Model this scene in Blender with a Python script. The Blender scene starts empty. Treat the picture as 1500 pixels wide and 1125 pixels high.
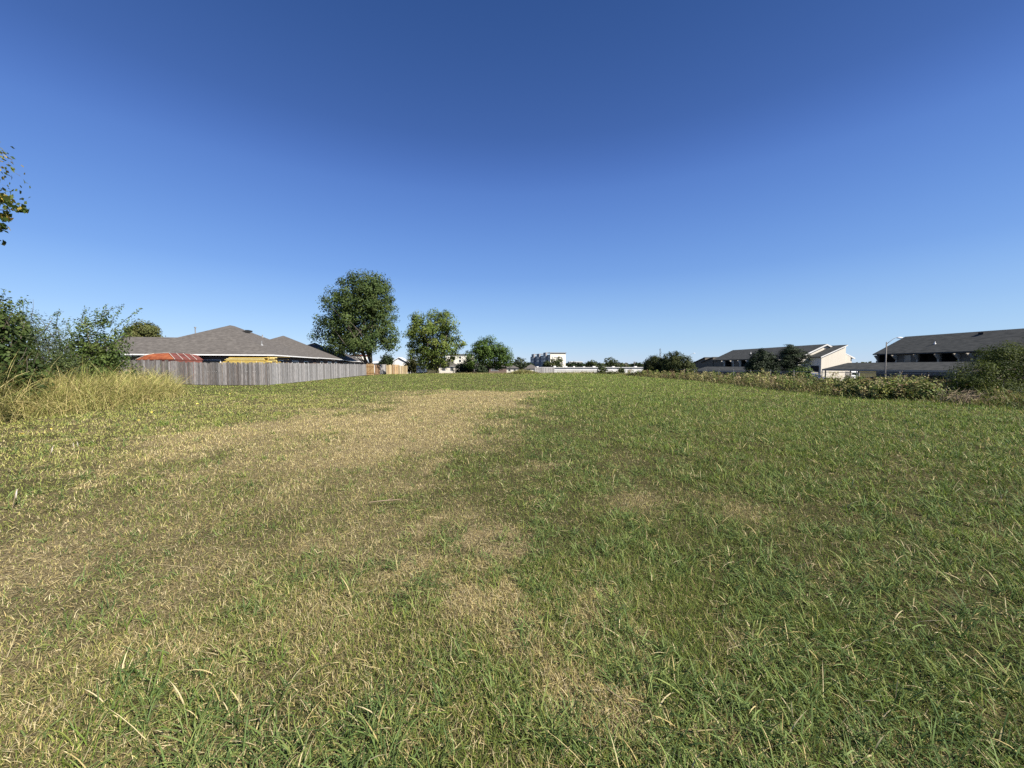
import bpy, math, random
import numpy as np
from mathutils import Vector, Matrix

# ------------------------------------------------------------------ camera, sky, sun, exposure
F_PX, CX, CY, HORIZON, EYE = 563.0, 750.0, 562.5, 536.0, 1.6
PITCH = math.atan((CY - HORIZON) / F_PX)
scene = bpy.context.scene
COL = scene.collection
cam_d = bpy.data.cameras.new('camera')
cam_d.sensor_width = 36.0
cam_d.lens = 36.0 * F_PX / 1500.0
cam_d.clip_start = 0.05
cam_d.clip_end = 30000.0
cam = bpy.data.objects.new('camera', cam_d)
COL.objects.link(cam)
cam.location = (0, 0, EYE)
cam.rotation_euler = (math.pi / 2 - PITCH, 0, 0)
scene.camera = cam

SUN_AZ, SUN_EL = math.radians(126.0), math.radians(40.0)      # azimuth from +Y towards +X
world = bpy.data.worlds.new('World')
scene.world = world
world.use_nodes = True
wn = world.node_tree
wn.nodes.clear()
w_out = wn.nodes.new('ShaderNodeOutputWorld')
w_bg = wn.nodes.new('ShaderNodeBackground')
sky = wn.nodes.new('ShaderNodeTexSky')
sky.sky_type = 'NISHITA'
sky.sun_disc = False
sky.sun_elevation = SUN_EL
sky.sun_rotation = SUN_AZ
sky.altitude = 300.0
sky.air_density = 1.0
sky.dust_density = 0.0
sky.ozone_density = 4.0
w_bg.inputs['Strength'].default_value = 0.10
# the clear deep blue of the day: each channel of the sky on its own tone curve
EXPO = 1.0
w_sc = wn.nodes.new('ShaderNodeVectorMath'); w_sc.operation = 'SCALE'; w_sc.inputs['Scale'].default_value = 0.1
w_pw = [wn.nodes.new('ShaderNodeMath') for _ in range(3)]
w_sp, w_cb = wn.nodes.new('ShaderNodeSeparateColor'), wn.nodes.new('ShaderNodeCombineColor')
w_mu = wn.nodes.new('ShaderNodeVectorMath'); w_mu.operation = 'MULTIPLY'
w_mu.inputs[1].default_value = [k * 10 / 2 ** EXPO for k in (1.52, 1.27, 1.43)]
wn.links.new(sky.outputs[0], w_sc.inputs[0])
wn.links.new(w_sc.outputs[0], w_sp.inputs[0])
for i_, (n_, g_) in enumerate(zip(w_pw, (1.34, 1.238, 1.118))):
    n_.operation = 'POWER'
    n_.inputs[1].default_value = g_
    wn.links.new(w_sp.outputs[i_], n_.inputs[0])
    wn.links.new(n_.outputs[0], w_cb.inputs[i_])
wn.links.new(w_cb.outputs[0], w_mu.inputs[0])
# half of it follows height above the horizon only: the even, hazeless blue of that day
w_tc, w_xyz, w_rp = wn.nodes.new('ShaderNodeTexCoord'), wn.nodes.new('ShaderNodeSeparateXYZ'), wn.nodes.new('ShaderNodeValToRGB')
w_stops = [(0.0, (0.43, 0.67, 0.93)), (0.06, (0.40, 0.64, 0.92)), (0.12, (0.35, 0.585, 0.90)), (0.218, (0.205, 0.42, 0.87)), (0.40, (0.106, 0.235, 0.665)),
           (0.50, (0.058, 0.138, 0.415)), (0.669, (0.031, 0.092, 0.29)), (1.0, (0.02, 0.06, 0.20))]
while len(w_rp.color_ramp.elements) < len(w_stops):
    w_rp.color_ramp.elements.new(0.5)
for e_, (p_, c_) in zip(w_rp.color_ramp.elements, w_stops):
    e_.position = p_
    e_.color = (*c_, 1)
w_rp.color_ramp.interpolation = 'B_SPLINE'
w_gn, w_mx = wn.nodes.new('ShaderNodeVectorMath'), wn.nodes.new('ShaderNodeMix')
w_gn.operation = 'SCALE'
w_gn.inputs['Scale'].default_value = 10 / 2 ** EXPO
w_mx.data_type = 'RGBA'
w_mx.inputs['Factor'].default_value = 0.72
wn.links.new(w_tc.outputs['Generated'], w_xyz.inputs[0])
wn.links.new(w_xyz.outputs['Z'], w_rp.inputs[0])
wn.links.new(w_rp.outputs[0], w_gn.inputs[0])
wn.links.new(w_mu.outputs[0], w_mx.inputs['A'])
wn.links.new(w_gn.outputs[0], w_mx.inputs['B'])
wn.links.new(w_mx.outputs['Result'], w_bg.inputs['Color'])
wn.links.new(w_bg.outputs[0], w_out.inputs['Surface'])

sun_d = bpy.data.lights.new('sun', 'SUN')
sun_d.energy = 4.8
sun_d.angle = math.radians(0.5)
sun_d.color = (1.0, 0.95, 0.87)
sun = bpy.data.objects.new('sun', sun_d)
COL.objects.link(sun)
sdir = Vector((math.sin(SUN_AZ) * math.cos(SUN_EL), math.cos(SUN_AZ) * math.cos(SUN_EL), math.sin(SUN_EL)))
sun.rotation_euler = sdir.to_track_quat('Z', 'Y').to_euler()
sun.location = (60, -30, 60)

scene.view_settings.view_transform = 'Standard'
scene.view_settings.look = 'None'
scene.view_settings.exposure = EXPO
scene.view_settings.gamma = 1.0
scene.view_settings.use_curve_mapping = False
scene.render.engine = 'CYCLES'
scene.cycles.max_bounces = 6
scene.cycles.diffuse_bounces = 1
scene.cycles.transmission_bounces = 4
scene.cycles.use_denoising = False

rng = np.random.default_rng(11)
random.seed(11)


def at(px, py, Y):
    """the point at forward distance Y seen at that pixel of the 1500-wide photograph"""
    u, v = (px - CX) / F_PX, (CY - py) / F_PX
    d = (u, math.cos(PITCH) + v * math.sin(PITCH), -math.sin(PITCH) + v * math.cos(PITCH))
    k = Y / d[1]
    return Vector((d[0] * k, Y, EYE + d[2] * k))


# ------------------------------------------------------------------ noise and terrain
_TAB = np.random.default_rng(5).random((256, 256))


def vnoise(x, y, s=0):
    x = np.asarray(x, float) + 37.3 * s
    y = np.asarray(y, float) + 91.7 * s
    xi, yi = np.floor(x).astype(int), np.floor(y).astype(int)
    fx, fy = x - xi, y - yi
    fx, fy = fx * fx * (3 - 2 * fx), fy * fy * (3 - 2 * fy)
    a, b = _TAB[xi & 255, yi & 255], _TAB[(xi + 1) & 255, yi & 255]
    c, d = _TAB[xi & 255, (yi + 1) & 255], _TAB[(xi + 1) & 255, (yi + 1) & 255]
    return (a * (1 - fx) + b * fx) * (1 - fy) + (c * (1 - fx) + d * fx) * fy


def fbm(x, y, s=0, o=4):
    t, a, n = 0.0, 0.5, 0.0
    for k in range(o):
        t = t + a * vnoise(np.asarray(x) * 2 ** k, np.asarray(y) * 2 ** k, s + k)
        n += a
        a *= 0.55
    return t / n


def sstep(a, b, x):
    t = np.clip((np.asarray(x, float) - a) / (b - a), 0, 1)
    return t * t * (3 - 2 * t)


def gz(x, y, bumps=True):
    x, y = np.asarray(x, float), np.asarray(y, float)
    right = sstep(20, 36, x) * (0.75 + 0.011 * np.clip(y, 0, 110))
    far = np.clip(y - 78, 0, 152) * 0.0192
    z = -np.maximum(right, far) + 0.25 * sstep(-23, -32, x) * (1 - sstep(45, 70, y))
    if bumps:
        r = np.hypot(x, y)
        z = z + (0.05 * (fbm(x / 5, y / 5, 3, 2) - 0.5) + 0.05 * (fbm(x / 0.9, y / 0.9, 4, 2) - 0.5)) * (1 - sstep(20, 70, r))
    return z


def gz1(x, y):
    return float(gz(np.array([x]), np.array([y]))[0])


def dry_map(x, y):
    """how straw-dry the turf is, 0..1 (a worn, mown strip left of centre)"""
    x, y = np.asarray(x, float), np.asarray(y, float)
    cx = -4.4 + 0.105 * np.clip(y, 0, 30)
    w = 2.75 + 0.06 * np.clip(y, 0, 24)
    n = fbm(x / 2.2, y / 2.2, 7, 4) - 0.5
    e = np.abs(x - cx) / w + n * 1.5 + 0.5 * (fbm(x / 0.7, y / 1.2, 12, 2) - 0.5)
    d = (1 - sstep(0.28, 1.4, e)) * (1 - sstep(21, 25.5, y + 6 * n))
    d = d * (0.50 + 0.60 * sstep(2.5, 8.0, y))
    fine = fbm(x / 0.55, y / 0.55, 21, 3)
    patch = fbm(x / 1.3 + 9, y / 2.6, 27, 3)
    d = d * np.clip(0.42 + 0.95 * patch, 0, 1.05)
    near = (1 - sstep(3.0, 9.0, np.hypot(x, y))) * (1 - sstep(-1.6, 0.2, x)) * 0.36
    leftside = 0.12 * (1 - sstep(-8, -5, x)) * (1 - sstep(16, 30, y))
    d = np.maximum(d, near) + leftside
    spots = sstep(0.57, 0.70, 0.6 * fine + 0.4 * fbm(x / 0.22, y / 0.22, 23, 2)) * 0.8 * (1 - sstep(10, 22, np.hypot(x, y))) * (1 - 0.45 * sstep(-0.5, 1.5, x)) * (1 - 0.7 * sstep(0.3, 1.5, x) * sstep(3.0, 4.5, y))
    for sx, sy, sr, sa in ((0.47, 1.74, 0.17, 1.3), (0.05, 2.3, 0.16, 0.8), (-0.27, 2.55, 0.22, 0.8), (0.62, 2.6, 0.2, 0.7), (-1.9, 2.15, 0.16, 0.9), (0.25, 1.75, 0.12, 0.8), (2.6, 4.2, 0.35, 0.6), (1.5, 4.5, 0.4, 0.5)):
        spots = np.maximum(spots, sa * np.exp(-((x - sx) ** 2 + (y - sy) ** 2) / sr ** 2 + 0.6 * (fine - 0.5)))
    d = np.maximum(d + (fine - 0.5) * (0.75 - 0.4 * sstep(0.5, 2.5, x)), spots)
    return np.clip(d + 0.05, 0, 1)


# ------------------------------------------------------------------ object helpers
def tag(o, label=None, cat=None, group=None, kind=None):
    if label: o['label'] = label
    if cat: o['category'] = cat
    if group: o['group'] = group
    if kind: o['kind'] = kind
    return o


def thing(name, label, cat, loc=(0, 0, 0), rz=0.0, group=None):
    o = bpy.data.objects.new(name, None)
    o.empty_display_size = 0.5
    COL.objects.link(o)
    o.location = loc
    o.rotation_euler = (0, 0, rz)
    return tag(o, label, cat, group)


def link(name, me, mat, parent=None):
    o = bpy.data.objects.new(name, me)
    COL.objects.link(o)
    if mat is not None:
        me.materials.clear()
        me.materials.append(mat)
    if parent is not None:
        o.parent = parent
    return o


def np_mesh(name, V, polys, col=None, smooth=False):
    """V (n,3); polys: list of int arrays (m,k); col (n,3) point colours"""
    me = bpy.data.meshes.new(name)
    me.vertices.add(len(V))
    me.vertices.foreach_set('co', np.ascontiguousarray(V, np.float32).ravel())
    loops = np.concatenate([p.ravel() for p in polys]).astype(np.int32)
    counts = np.concatenate([np.full(len(p), p.shape[1]) for p in polys])
    starts = np.concatenate([[0], np.cumsum(counts)[:-1]]).astype(np.int32)
    me.loops.add(len(loops))
    me.loops.foreach_set('vertex_index', loops)
    me.polygons.add(len(counts))
    me.polygons.foreach_set('loop_start', starts)
    if smooth:
        me.polygons.foreach_set('use_smooth', np.ones(len(counts), bool))
    me.update(calc_edges=True)
    if col is not None:
        a = me.attributes.new('Col', 'FLOAT_COLOR', 'POINT')
        c4 = np.ones((len(V), 4), np.float32)
        c4[:, :3] = col
        a.data.foreach_set('color', c4.ravel())
    return me


class MB:
    """collects boxes, polygons and tubes into one mesh"""
    def __init__(s):
        s.v, s.f, s.c, s.col = [], [], [], None

    def _add(s, vs, fs):
        b = len(s.v)
        s.v += [tuple(p) for p in vs]
        s.f += [tuple(b + i for i in f) for f in fs]
        s.c += [s.col] * len(vs)
        return s

    def box(s, x0, y0, z0, x1, y1, z1):
        vs = [(x0, y0, z0), (x1, y0, z0), (x1, y1, z0), (x0, y1, z0), (x0, y0, z1), (x1, y0, z1), (x1, y1, z1), (x0, y1, z1)]
        return s._add(vs, [(0, 3, 2, 1), (4, 5, 6, 7), (0, 1, 5, 4), (1, 2, 6, 5), (2, 3, 7, 6), (3, 0, 4, 7)])

    def slab(s, pts, d):
        """solid between a polygon and the same polygon moved by d"""
        n = len(pts)
        q = [(p[0] + d[0], p[1] + d[1], p[2] + d[2]) for p in pts]
        fs = [tuple(range(n)), tuple(range(2 * n - 1, n - 1, -1))]
        fs += [(i, i + n, (i + 1) % n + n, (i + 1) % n) for i in range(n)]
        return s._add(list(pts) + q, fs)

    def solid(s, vs, fs):
        return s._add(vs, fs)

    def tube(s, pts, rad, n=6, cap=True):
        pts = [Vector(p) for p in pts]
        if not hasattr(rad, '__len__'): rad = [rad] * len(pts)
        vs, fs = [], []
        for i, p in enumerate(pts):
            t = (pts[min(i + 1, len(pts) - 1)] - pts[max(i - 1, 0)]).normalized()
            a = t.cross(Vector((0, 0, 1)) if abs(t.z) < 0.9 else Vector((1, 0, 0))).normalized()
            b = t.cross(a)
            for k in range(n):
                w = 2 * math.pi * k / n
                vs.append(p + (a * math.cos(w) + b * math.sin(w)) * rad[i])
        for i in range(len(pts) - 1):
            for k in range(n):
                fs.append((i * n + k, i * n + (k + 1) % n, (i + 1) * n + (k + 1) % n, (i + 1) * n + k))
        if cap:
            fs += [tuple(range(n)), tuple(range((len(pts) - 1) * n, len(pts) * n))]
        return s._add(vs, fs)

    def ball(s, c, r, n=8, m=6):
        vs, fs = [], []
        r = r if hasattr(r, '__len__') else (r, r, r)
        for i in range(m + 1):
            th = math.pi * i / m
            for k in range(n):
                ph = 2 * math.pi * k / n
                vs.append((c[0] + r[0] * math.sin(th) * math.cos(ph), c[1] + r[1] * math.sin(th) * math.sin(ph), c[2] + r[2] * math.cos(th)))
        for i in range(m):
            for k in range(n):
                fs.append((i * n + k, (i + 1) * n + k, (i + 1) * n + (k + 1) % n, i * n + (k + 1) % n))
        return s._add(vs, fs)

    def build(s, name, mat, parent=None, smooth=False):
        me = bpy.data.meshes.new(name)
        me.from_pydata(s.v, [], s.f)
        import bmesh
        bm = bmesh.new()
        bm.from_mesh(me)
        bmesh.ops.recalc_face_normals(bm, faces=bm.faces)
        bm.to_mesh(me)
        bm.free()
        if any(c is not None for c in s.c):
            a = me.attributes.new('Col', 'FLOAT_COLOR', 'POINT')
            a.data.foreach_set('color', [x for c in s.c for x in ((*c, 1.0) if c else (0.5, 0.5, 0.5, 1.0))])
        if smooth:
            me.polygons.foreach_set('use_smooth', [True] * len(me.polygons))
        return link(name, me, mat, parent)


# ------------------------------------------------------------------ materials
def new_mat(name):
    m = bpy.data.materials.new(name)
    m.use_nodes = True
    return m, m.node_tree, m.node_tree.nodes['Principled BSDF']


def mat_noise(name, c0, c1, scale=4.0, rough=0.8, detail=5.0, spec=0.3, stretch=(1, 1, 1), bump=0.0, metal=0.0, c2=None):
    m, nt, b = new_mat(name)
    tc = nt.nodes.new('ShaderNodeTexCoord')
    mp = nt.nodes.new('ShaderNodeMapping')
    mp.inputs['Scale'].default_value = stretch
    n = nt.nodes.new('ShaderNodeTexNoise')
    n.inputs['Scale'].default_value = scale
    n.inputs['Detail'].default_value = detail
    r = nt.nodes.new('ShaderNodeValToRGB')
    r.color_ramp.elements[0].position = 0.3
    r.color_ramp.elements[1].position = 0.7
    r.color_ramp.elements[0].color = (*c0, 1)
    r.color_ramp.elements[1].color = (*c1, 1)
    if c2:
        e = r.color_ramp.elements.new(0.5)
        e.color = (*c2, 1)
    nt.links.new(tc.outputs['Object'], mp.inputs[0])
    nt.links.new(mp.outputs[0], n.inputs['Vector'])
    nt.links.new(n.outputs['Fac'], r.inputs[0])
    nt.links.new(r.outputs[0], b.inputs['Base Color'])
    b.inputs['Roughness'].default_value = rough
    b.inputs['Metallic'].default_value = metal
    b.inputs['Specular IOR Level'].default_value = spec
    if bump:
        bp = nt.nodes.new('ShaderNodeBump')
        bp.inputs['Strength'].default_value = bump
        bp.inputs['Distance'].default_value = 0.05
        nt.links.new(n.outputs['Fac'], bp.inputs['Height'])
        nt.links.new(bp.outputs[0], b.inputs['Normal'])
    return m


def mat_leaf(name, transl=0.3, rough=0.5, spec=0.25):
    """colour per leaf or blade from the mesh, part of the light passing through"""
    m, nt, b = new_mat(name)
    at_ = nt.nodes.new('ShaderNodeVertexColor')
    at_.layer_name = 'Col'
    tr = nt.nodes.new('ShaderNodeBsdfTranslucent')
    mx = nt.nodes.new('ShaderNodeMixShader')
    mx.inputs[0].default_value = transl
    out = nt.nodes['Material Output']
    hs = nt.nodes.new('ShaderNodeHueSaturation')
    hs.inputs['Saturation'].default_value = 1.1
    hs.inputs['Value'].default_value = 1.1
    nt.links.new(at_.outputs[0], b.inputs['Base Color'])
    nt.links.new(at_.outputs[0], hs.inputs['Color'])
    nt.links.new(hs.outputs[0], tr.inputs['Color'])
    nt.links.new(b.outputs[0], mx.inputs[1])
    nt.links.new(tr.outputs[0], mx.inputs[2])
    nt.links.new(mx.outputs[0], out.inputs['Surface'])
    b.inputs['Roughness'].default_value = rough
    b.inputs['Specular IOR Level'].default_value = spec
    return m


def mat_vcol(name, scale=20.0, stretch=(1, 1, 1), amp=0.5, rough=0.85, spec=0.2):
    """mesh colour varied by fine noise (weathered boards and the like)"""
    m, nt, b = new_mat(name)
    a = nt.nodes.new('ShaderNodeVertexColor')
    a.layer_name = 'Col'
    tc = nt.nodes.new('ShaderNodeTexCoord')
    mp = nt.nodes.new('ShaderNodeMapping')
    mp.inputs['Scale'].default_value = stretch
    n = nt.nodes.new('ShaderNodeTexNoise')
    n.inputs['Scale'].default_value = scale
    n.inputs['Detail'].default_value = 6.0
    mr = nt.nodes.new('ShaderNodeMapRange')
    mr.inputs['From Min'].default_value = 0.25
    mr.inputs['From Max'].default_value = 0.75
    mr.inputs['To Min'].default_value = 1 - amp
    mr.inputs['To Max'].default_value = 1 + amp
    mu = nt.nodes.new('ShaderNodeVectorMath')
    mu.operation = 'SCALE'
    nt.links.new(tc.outputs['Object'], mp.inputs[0])
    nt.links.new(mp.outputs[0], n.inputs['Vector'])
    nt.links.new(n.outputs['Fac'], mr.inputs[0])
    nt.links.new(a.outputs[0], mu.inputs[0])
    nt.links.new(mr.outputs[0], mu.inputs['Scale'])
    nt.links.new(mu.outputs[0], b.inputs['Base Color'])
    b.inputs['Roughness'].default_value = rough
    b.inputs['Specular IOR Level'].default_value = spec
    return m


M = {}
M['blade'] = mat_leaf('grass_blade', 0.24, 0.55, 0.12)
M['leaf'] = mat_leaf('tree_leaf', 0.28, 0.6, 0.15)
M['needle'] = mat_leaf('evergreen_leaf', 0.08, 0.6, 0.2)
M['bark'] = mat_noise('bark', (0.05, 0.04, 0.03), (0.14, 0.115, 0.09), 3.0, 0.9, stretch=(3, 3, 0.6))
M['twig'] = mat_noise('dead_twig', (0.19, 0.14, 0.085), (0.33, 0.255, 0.17), 3.0, 0.9)
M['picket'] = mat_vcol('weathered_pickets', 9.0, (4, 4, 0.35), 0.55)
M['board'] = mat_vcol('boards', 6.0, (1, 4, 4), 0.25)
M['shingle_tan'] = mat_noise('tan_shingles', (0.082, 0.074, 0.066), (0.14, 0.127, 0.113), 2.6, 0.95, 9.0, 0.1, (1, 1, 2.5), c2=(0.106, 0.096, 0.086))
M['shingle_dark'] = mat_noise('charcoal_shingles', (0.044, 0.046, 0.043), (0.088, 0.088, 0.08), 2.0, 0.95, 9.0, 0.1, (1, 0.6, 3))
M['fascia'] = mat_noise('white_trim', (0.66, 0.65, 0.62), (0.76, 0.75, 0.72), 2.0, 0.6)
M['brick'] = mat_noise('brown_brick', (0.10, 0.07, 0.055), (0.20, 0.145, 0.115), 9.0, 0.9, stretch=(1, 1, 3))
M['glass'] = mat_noise('dark_glass', (0.015, 0.018, 0.022), (0.03, 0.035, 0.04), 0.7, 0.08, spec=0.6)
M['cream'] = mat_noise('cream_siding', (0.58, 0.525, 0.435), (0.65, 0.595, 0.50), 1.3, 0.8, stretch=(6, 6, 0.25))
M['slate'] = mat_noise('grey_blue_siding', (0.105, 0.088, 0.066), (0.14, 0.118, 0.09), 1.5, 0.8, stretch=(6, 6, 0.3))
M['greytrim'] = mat_noise('pale_grey_trim', (0.30, 0.26, 0.20), (0.38, 0.335, 0.27), 1.5, 0.7)
M['white'] = mat_noise('white_painted_metal', (0.60, 0.58, 0.54), (0.70, 0.68, 0.64), 0.4, 0.6, stretch=(1, 1, 0.4))
M['galv'] = mat_noise('galvanised_steel', (0.16, 0.16, 0.16), (0.26, 0.26, 0.255), 5.0, 0.7)
M['wire'] = mat_noise('dull_wire', (0.05, 0.05, 0.05), (0.09, 0.09, 0.088), 5.0, 0.9, spec=0.05)
M['pole'] = mat_noise('weathered_pole', (0.17, 0.15, 0.13), (0.27, 0.25, 0.22), 4.0, 0.8, stretch=(3, 3, 0.4))
M['rust'] = mat_noise('rusty_sheet', (0.20, 0.05, 0.02), (0.36, 0.125, 0.05), 1.8, 0.8, 8.0, 0.2, (1, 1, 1.5), c2=(0.29, 0.082, 0.03))
M['rust_dark'] = mat_noise('dark_red_sheet', (0.11, 0.035, 0.026), (0.20, 0.065, 0.045), 1.8, 0.7, 8.0)
M['seam'] = mat_noise('pale_seam', (0.42, 0.36, 0.30), (0.60, 0.54, 0.46), 6.0, 0.7)
M['black'] = mat_noise('black_rubber', (0.012, 0.012, 0.012), (0.03, 0.03, 0.03), 6.0, 0.8)
M['asphalt'] = mat_noise('asphalt', (0.05, 0.05, 0.05), (0.085, 0.083, 0.08), 3.0, 0.95)
M['hotel_dark'] = mat_noise('grey_render', (0.28, 0.27, 0.27), (0.34, 0.33, 0.32), 0.3, 0.9)
M['hotel_cream'] = mat_noise('cream_render', (0.72, 0.67, 0.56), (0.78, 0.73, 0.62), 0.2, 0.9)
M['dark'] = mat_noise('near_black', (0.012, 0.011, 0.010), (0.022, 0.02, 0.018), 2.0, 0.9, spec=0.1)  # one near-black colour for every face of the balcony recesses
M['lamp'] = mat_noise('lamp_head', (0.62, 0.62, 0.62), (0.74, 0.74, 0.74), 3.0, 0.35)


def paint(name, c, rough=0.3):
    return mat_noise(name, tuple(x * 0.9 for x in c), c, 1.0, rough, spec=0.5)


# ------------------------------------------------------------------ ground
def ground():
    def axis(n, k, a):
        u = np.linspace(-1, 1, n)
        return a * np.sinh(k * u) / math.sinh(k)
    xs = axis(361, 8.6, 7000.0)
    ys = axis(421, 8.6, 7000.0)
    X, Y = np.meshgrid(xs, ys, indexing='ij')
    Z = gz(X, Y)
    V = np.stack([X, Y, Z], -1).reshape(-1, 3)
    ny = len(ys)
    i, j = np.meshgrid(np.arange(len(xs) - 1), np.arange(ny - 1), indexing='ij')
    a = (i * ny + j).ravel()
    q = np.stack([a, a + ny, a + ny + 1, a + 1], -1)
    d = dry_map(X, Y).reshape(-1)
    col = np.stack([d, np.zeros_like(d), np.zeros_like(d)], -1)
    me = np_mesh('ground', V, [q], col, smooth=True)
    m, nt, b = new_mat('turf_soil')
    a_ = nt.nodes.new('ShaderNodeVertexColor'); a_.layer_name = 'Col'
    sp = nt.nodes.new('ShaderNodeSeparateColor')
    nt.links.new(a_.outputs[0], sp.inputs[0])
    g = nt.nodes.new('ShaderNodeNewGeometry')
    def noise(s, det=6.0):
        n = nt.nodes.new('ShaderNodeTexNoise')
        n.inputs['Scale'].default_value = s
        n.inputs['Detail'].default_value = det
        nt.links.new(g.outputs['Position'], n.inputs['Vector'])
        return n
    def ramp(src, stops):
        r = nt.nodes.new('ShaderNodeValToRGB')
        while len(r.color_ramp.elements) < len(stops): r.color_ramp.elements.new(0.5)
        for e, (p, c) in zip(r.color_ramp.elements, stops): e.position = p; e.color = (*c, 1)
        nt.links.new(src, r.inputs[0])
        return r
    fine, mid = noise(70.0), noise(2.6)
    green = ramp(fine.outputs['Fac'], [(0.3, (0.014, 0.015, 0.006)), (0.56, (0.036, 0.038, 0.013)), (0.76, (0.12, 0.095, 0.045))])
    straw = ramp(fine.outputs['Fac'], [(0.32, (0.06, 0.046, 0.025)), (0.52, (0.18, 0.142, 0.076)), (0.70, (0.42, 0.34, 0.185))])
    mx = nt.nodes.new('ShaderNodeMix'); mx.data_type = 'RGBA'
    ma = nt.nodes.new('ShaderNodeMath'); ma.operation = 'MULTIPLY_ADD'
    nt.links.new(mid.outputs['Fac'], ma.inputs[0]); ma.inputs[1].default_value = 0.5
    sub = nt.nodes.new('ShaderNodeMath'); sub.operation = 'ADD'; sub.inputs[1].default_value = -0.13
    nt.links.new(sp.outputs[0], sub.inputs[0]); nt.links.new(sub.outputs[0], ma.inputs[2])
    ma.use_clamp = True
    nt.links.new(ma.outputs[0], mx.inputs['Factor'])
    nt.links.new(green.outputs[0], mx.inputs['A']); nt.links.new(straw.outputs[0], mx.inputs['B'])
    nt.links.new(mx.outputs['Result'], b.inputs['Base Color'])
    b.inputs['Roughness'].default_value = 1.0
    b.inputs['Specular IOR Level'].default_value = 0.05
    bp = nt.nodes.new('ShaderNodeBump'); bp.inputs['Strength'].default_value = 0.6; bp.inputs['Distance'].default_value = 0.03
    nt.links.new(fine.outputs['Fac'], bp.inputs['Height']); nt.links.new(bp.outputs[0], b.inputs['Normal'])
    o = link('ground', me, m)
    return tag(o, 'open field ground of soil and thatch under the mown grass', 'ground', kind='structure')


ground()

# ------------------------------------------------------------------ grass
def blade_mesh(name, P, h, w, az, tilt, bend, col, segs=2):
    """curved tapering blades: P base points, h length, w width, az heading, tilt from upright, bend extra tilt at the tip"""
    n = len(P)
    ts = np.linspace(0, 1, segs + 1)
    dh = np.stack([np.sin(az), np.cos(az)], -1)
    tw = az + math.pi / 2 + rng.normal(0, 0.5, n)
    sd = np.stack([np.sin(tw), np.cos(tw), rng.normal(0, 0.25, n)], -1)
    pos = P.copy()
    rows = []
    prev = 0.0
    for k, t in enumerate(ts):
        if k:
            a = tilt + bend * (t + prev) / 2
            st = h * (t - prev)
            pos = pos + np.stack([dh[:, 0] * np.sin(a) * st, dh[:, 1] * np.sin(a) * st, np.cos(a) * st], -1)
            prev = t
        if k < segs:
            ww = (w * (1.0 if k == 0 else (1 - 0.35 * t)) / 2)[:, None]
            rows += [pos - sd * ww, pos + sd * ww]
        else:
            rows += [pos]
    nv = len(rows)
    V = np.stack(rows, 1).reshape(-1, 3)
    base = np.arange(n) * nv
    polys = []
    for k in range(segs - 1):
        polys.append(np.stack([base + 2 * k, base + 2 * k + 1, base + 2 * k + 3, base + 2 * k + 2], -1))
    k = 2 * (segs - 1)
    polys.append(np.stack([base + k, base + k + 1, base + k + 2], -1))
    C = np.repeat(col, nv, axis=0)
    return V, polys, C


def leaf_mesh(P, nrm, size, col, aspect=0.55):
    """one four-cornered leaf per point"""
    n = len(P)
    t = rng.normal(0, 1, (n, 3))
    t -= (t * nrm).sum(1)[:, None] * nrm
    t /= np.linalg.norm(t, axis=1)[:, None] + 1e-9
    b = np.cross(nrm, t)
    s = size[:, None]
    V = np.stack([P - t * s * 0.5, P + b * s * aspect * 0.5 + nrm * s * 0.06, P + t * s * 0.5, P - b * s * aspect * 0.5 + nrm * s * 0.06], 1).reshape(-1, 3)
    k = np.arange(n) * 4
    return V, [np.stack([k, k + 1, k + 2, k + 3], -1)], np.repeat(col, 4, axis=0)


def merge(parts):
    V, C, pol, off = [], [], {}, 0
    for v, ps, c in parts:
        V.append(v); C.append(c)
        for p in ps: pol.setdefault(p.shape[1], []).append(p + off)
        off += len(v)
    return np.concatenate(V), [np.concatenate(p) for p in pol.values()], np.concatenate(C)


GREENS = np.array([(0.122, 0.178, 0.030), (0.162, 0.218, 0.042), (0.086, 0.134, 0.028), (0.218, 0.248, 0.056), (0.108, 0.158, 0.046)])
STRAWS = np.array([(0.52, 0.425, 0.21), (0.58, 0.49, 0.28), (0.42, 0.33, 0.14), (0.26, 0.195, 0.09), (0.46, 0.41, 0.15)])


def turf_colors(x, y, dry_gain=1.0, bias=0.0):
    n = len(x)
    d = np.clip(dry_map(x, y) * dry_gain + bias, 0, 1)
    is_s = rng.random(n) < np.clip(d * 0.85 + 0.04, 0, 1)
    g = GREENS[rng.integers(0, len(GREENS), n)]
    s = STRAWS[rng.integers(0, len(STRAWS), n)]
    # in dry places the living blades are yellower too
    yel = np.array([0.26, 0.255, 0.065])
    k = np.clip(d * 0.9 + 0.18 * (fbm(x / 6, y / 6, 31, 3) - 0.4) * 3 * (x < 6), 0, 0.85)[:, None] * rng.random((n, 1))
    g = g * (1 - k) + yel * k
    # the grass left of the strip grew paler and yellower
    pale = (1 - sstep(-9, -3, x)) * (1 - 0.85 * sstep(17, 25, y)) * (0.25 + 0.75 * fbm(x / 3.0, y / 4.0, 33, 3)) * sstep(3, 8, np.hypot(x, y))
    g = g * (1 + 0.45 * sstep(6, 26, np.hypot(x, y)))[:, None]  # sunlit brightness put into the colour of the farther blades
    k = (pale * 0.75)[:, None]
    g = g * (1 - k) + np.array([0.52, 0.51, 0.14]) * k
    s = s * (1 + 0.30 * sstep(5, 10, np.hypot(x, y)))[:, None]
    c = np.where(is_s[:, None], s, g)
    # shade put into the colour: near grass on the right is darkened
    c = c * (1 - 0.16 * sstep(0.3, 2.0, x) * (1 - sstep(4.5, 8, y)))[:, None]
    return c * rng.uniform(0.72, 1.28, (n, 1))


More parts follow.
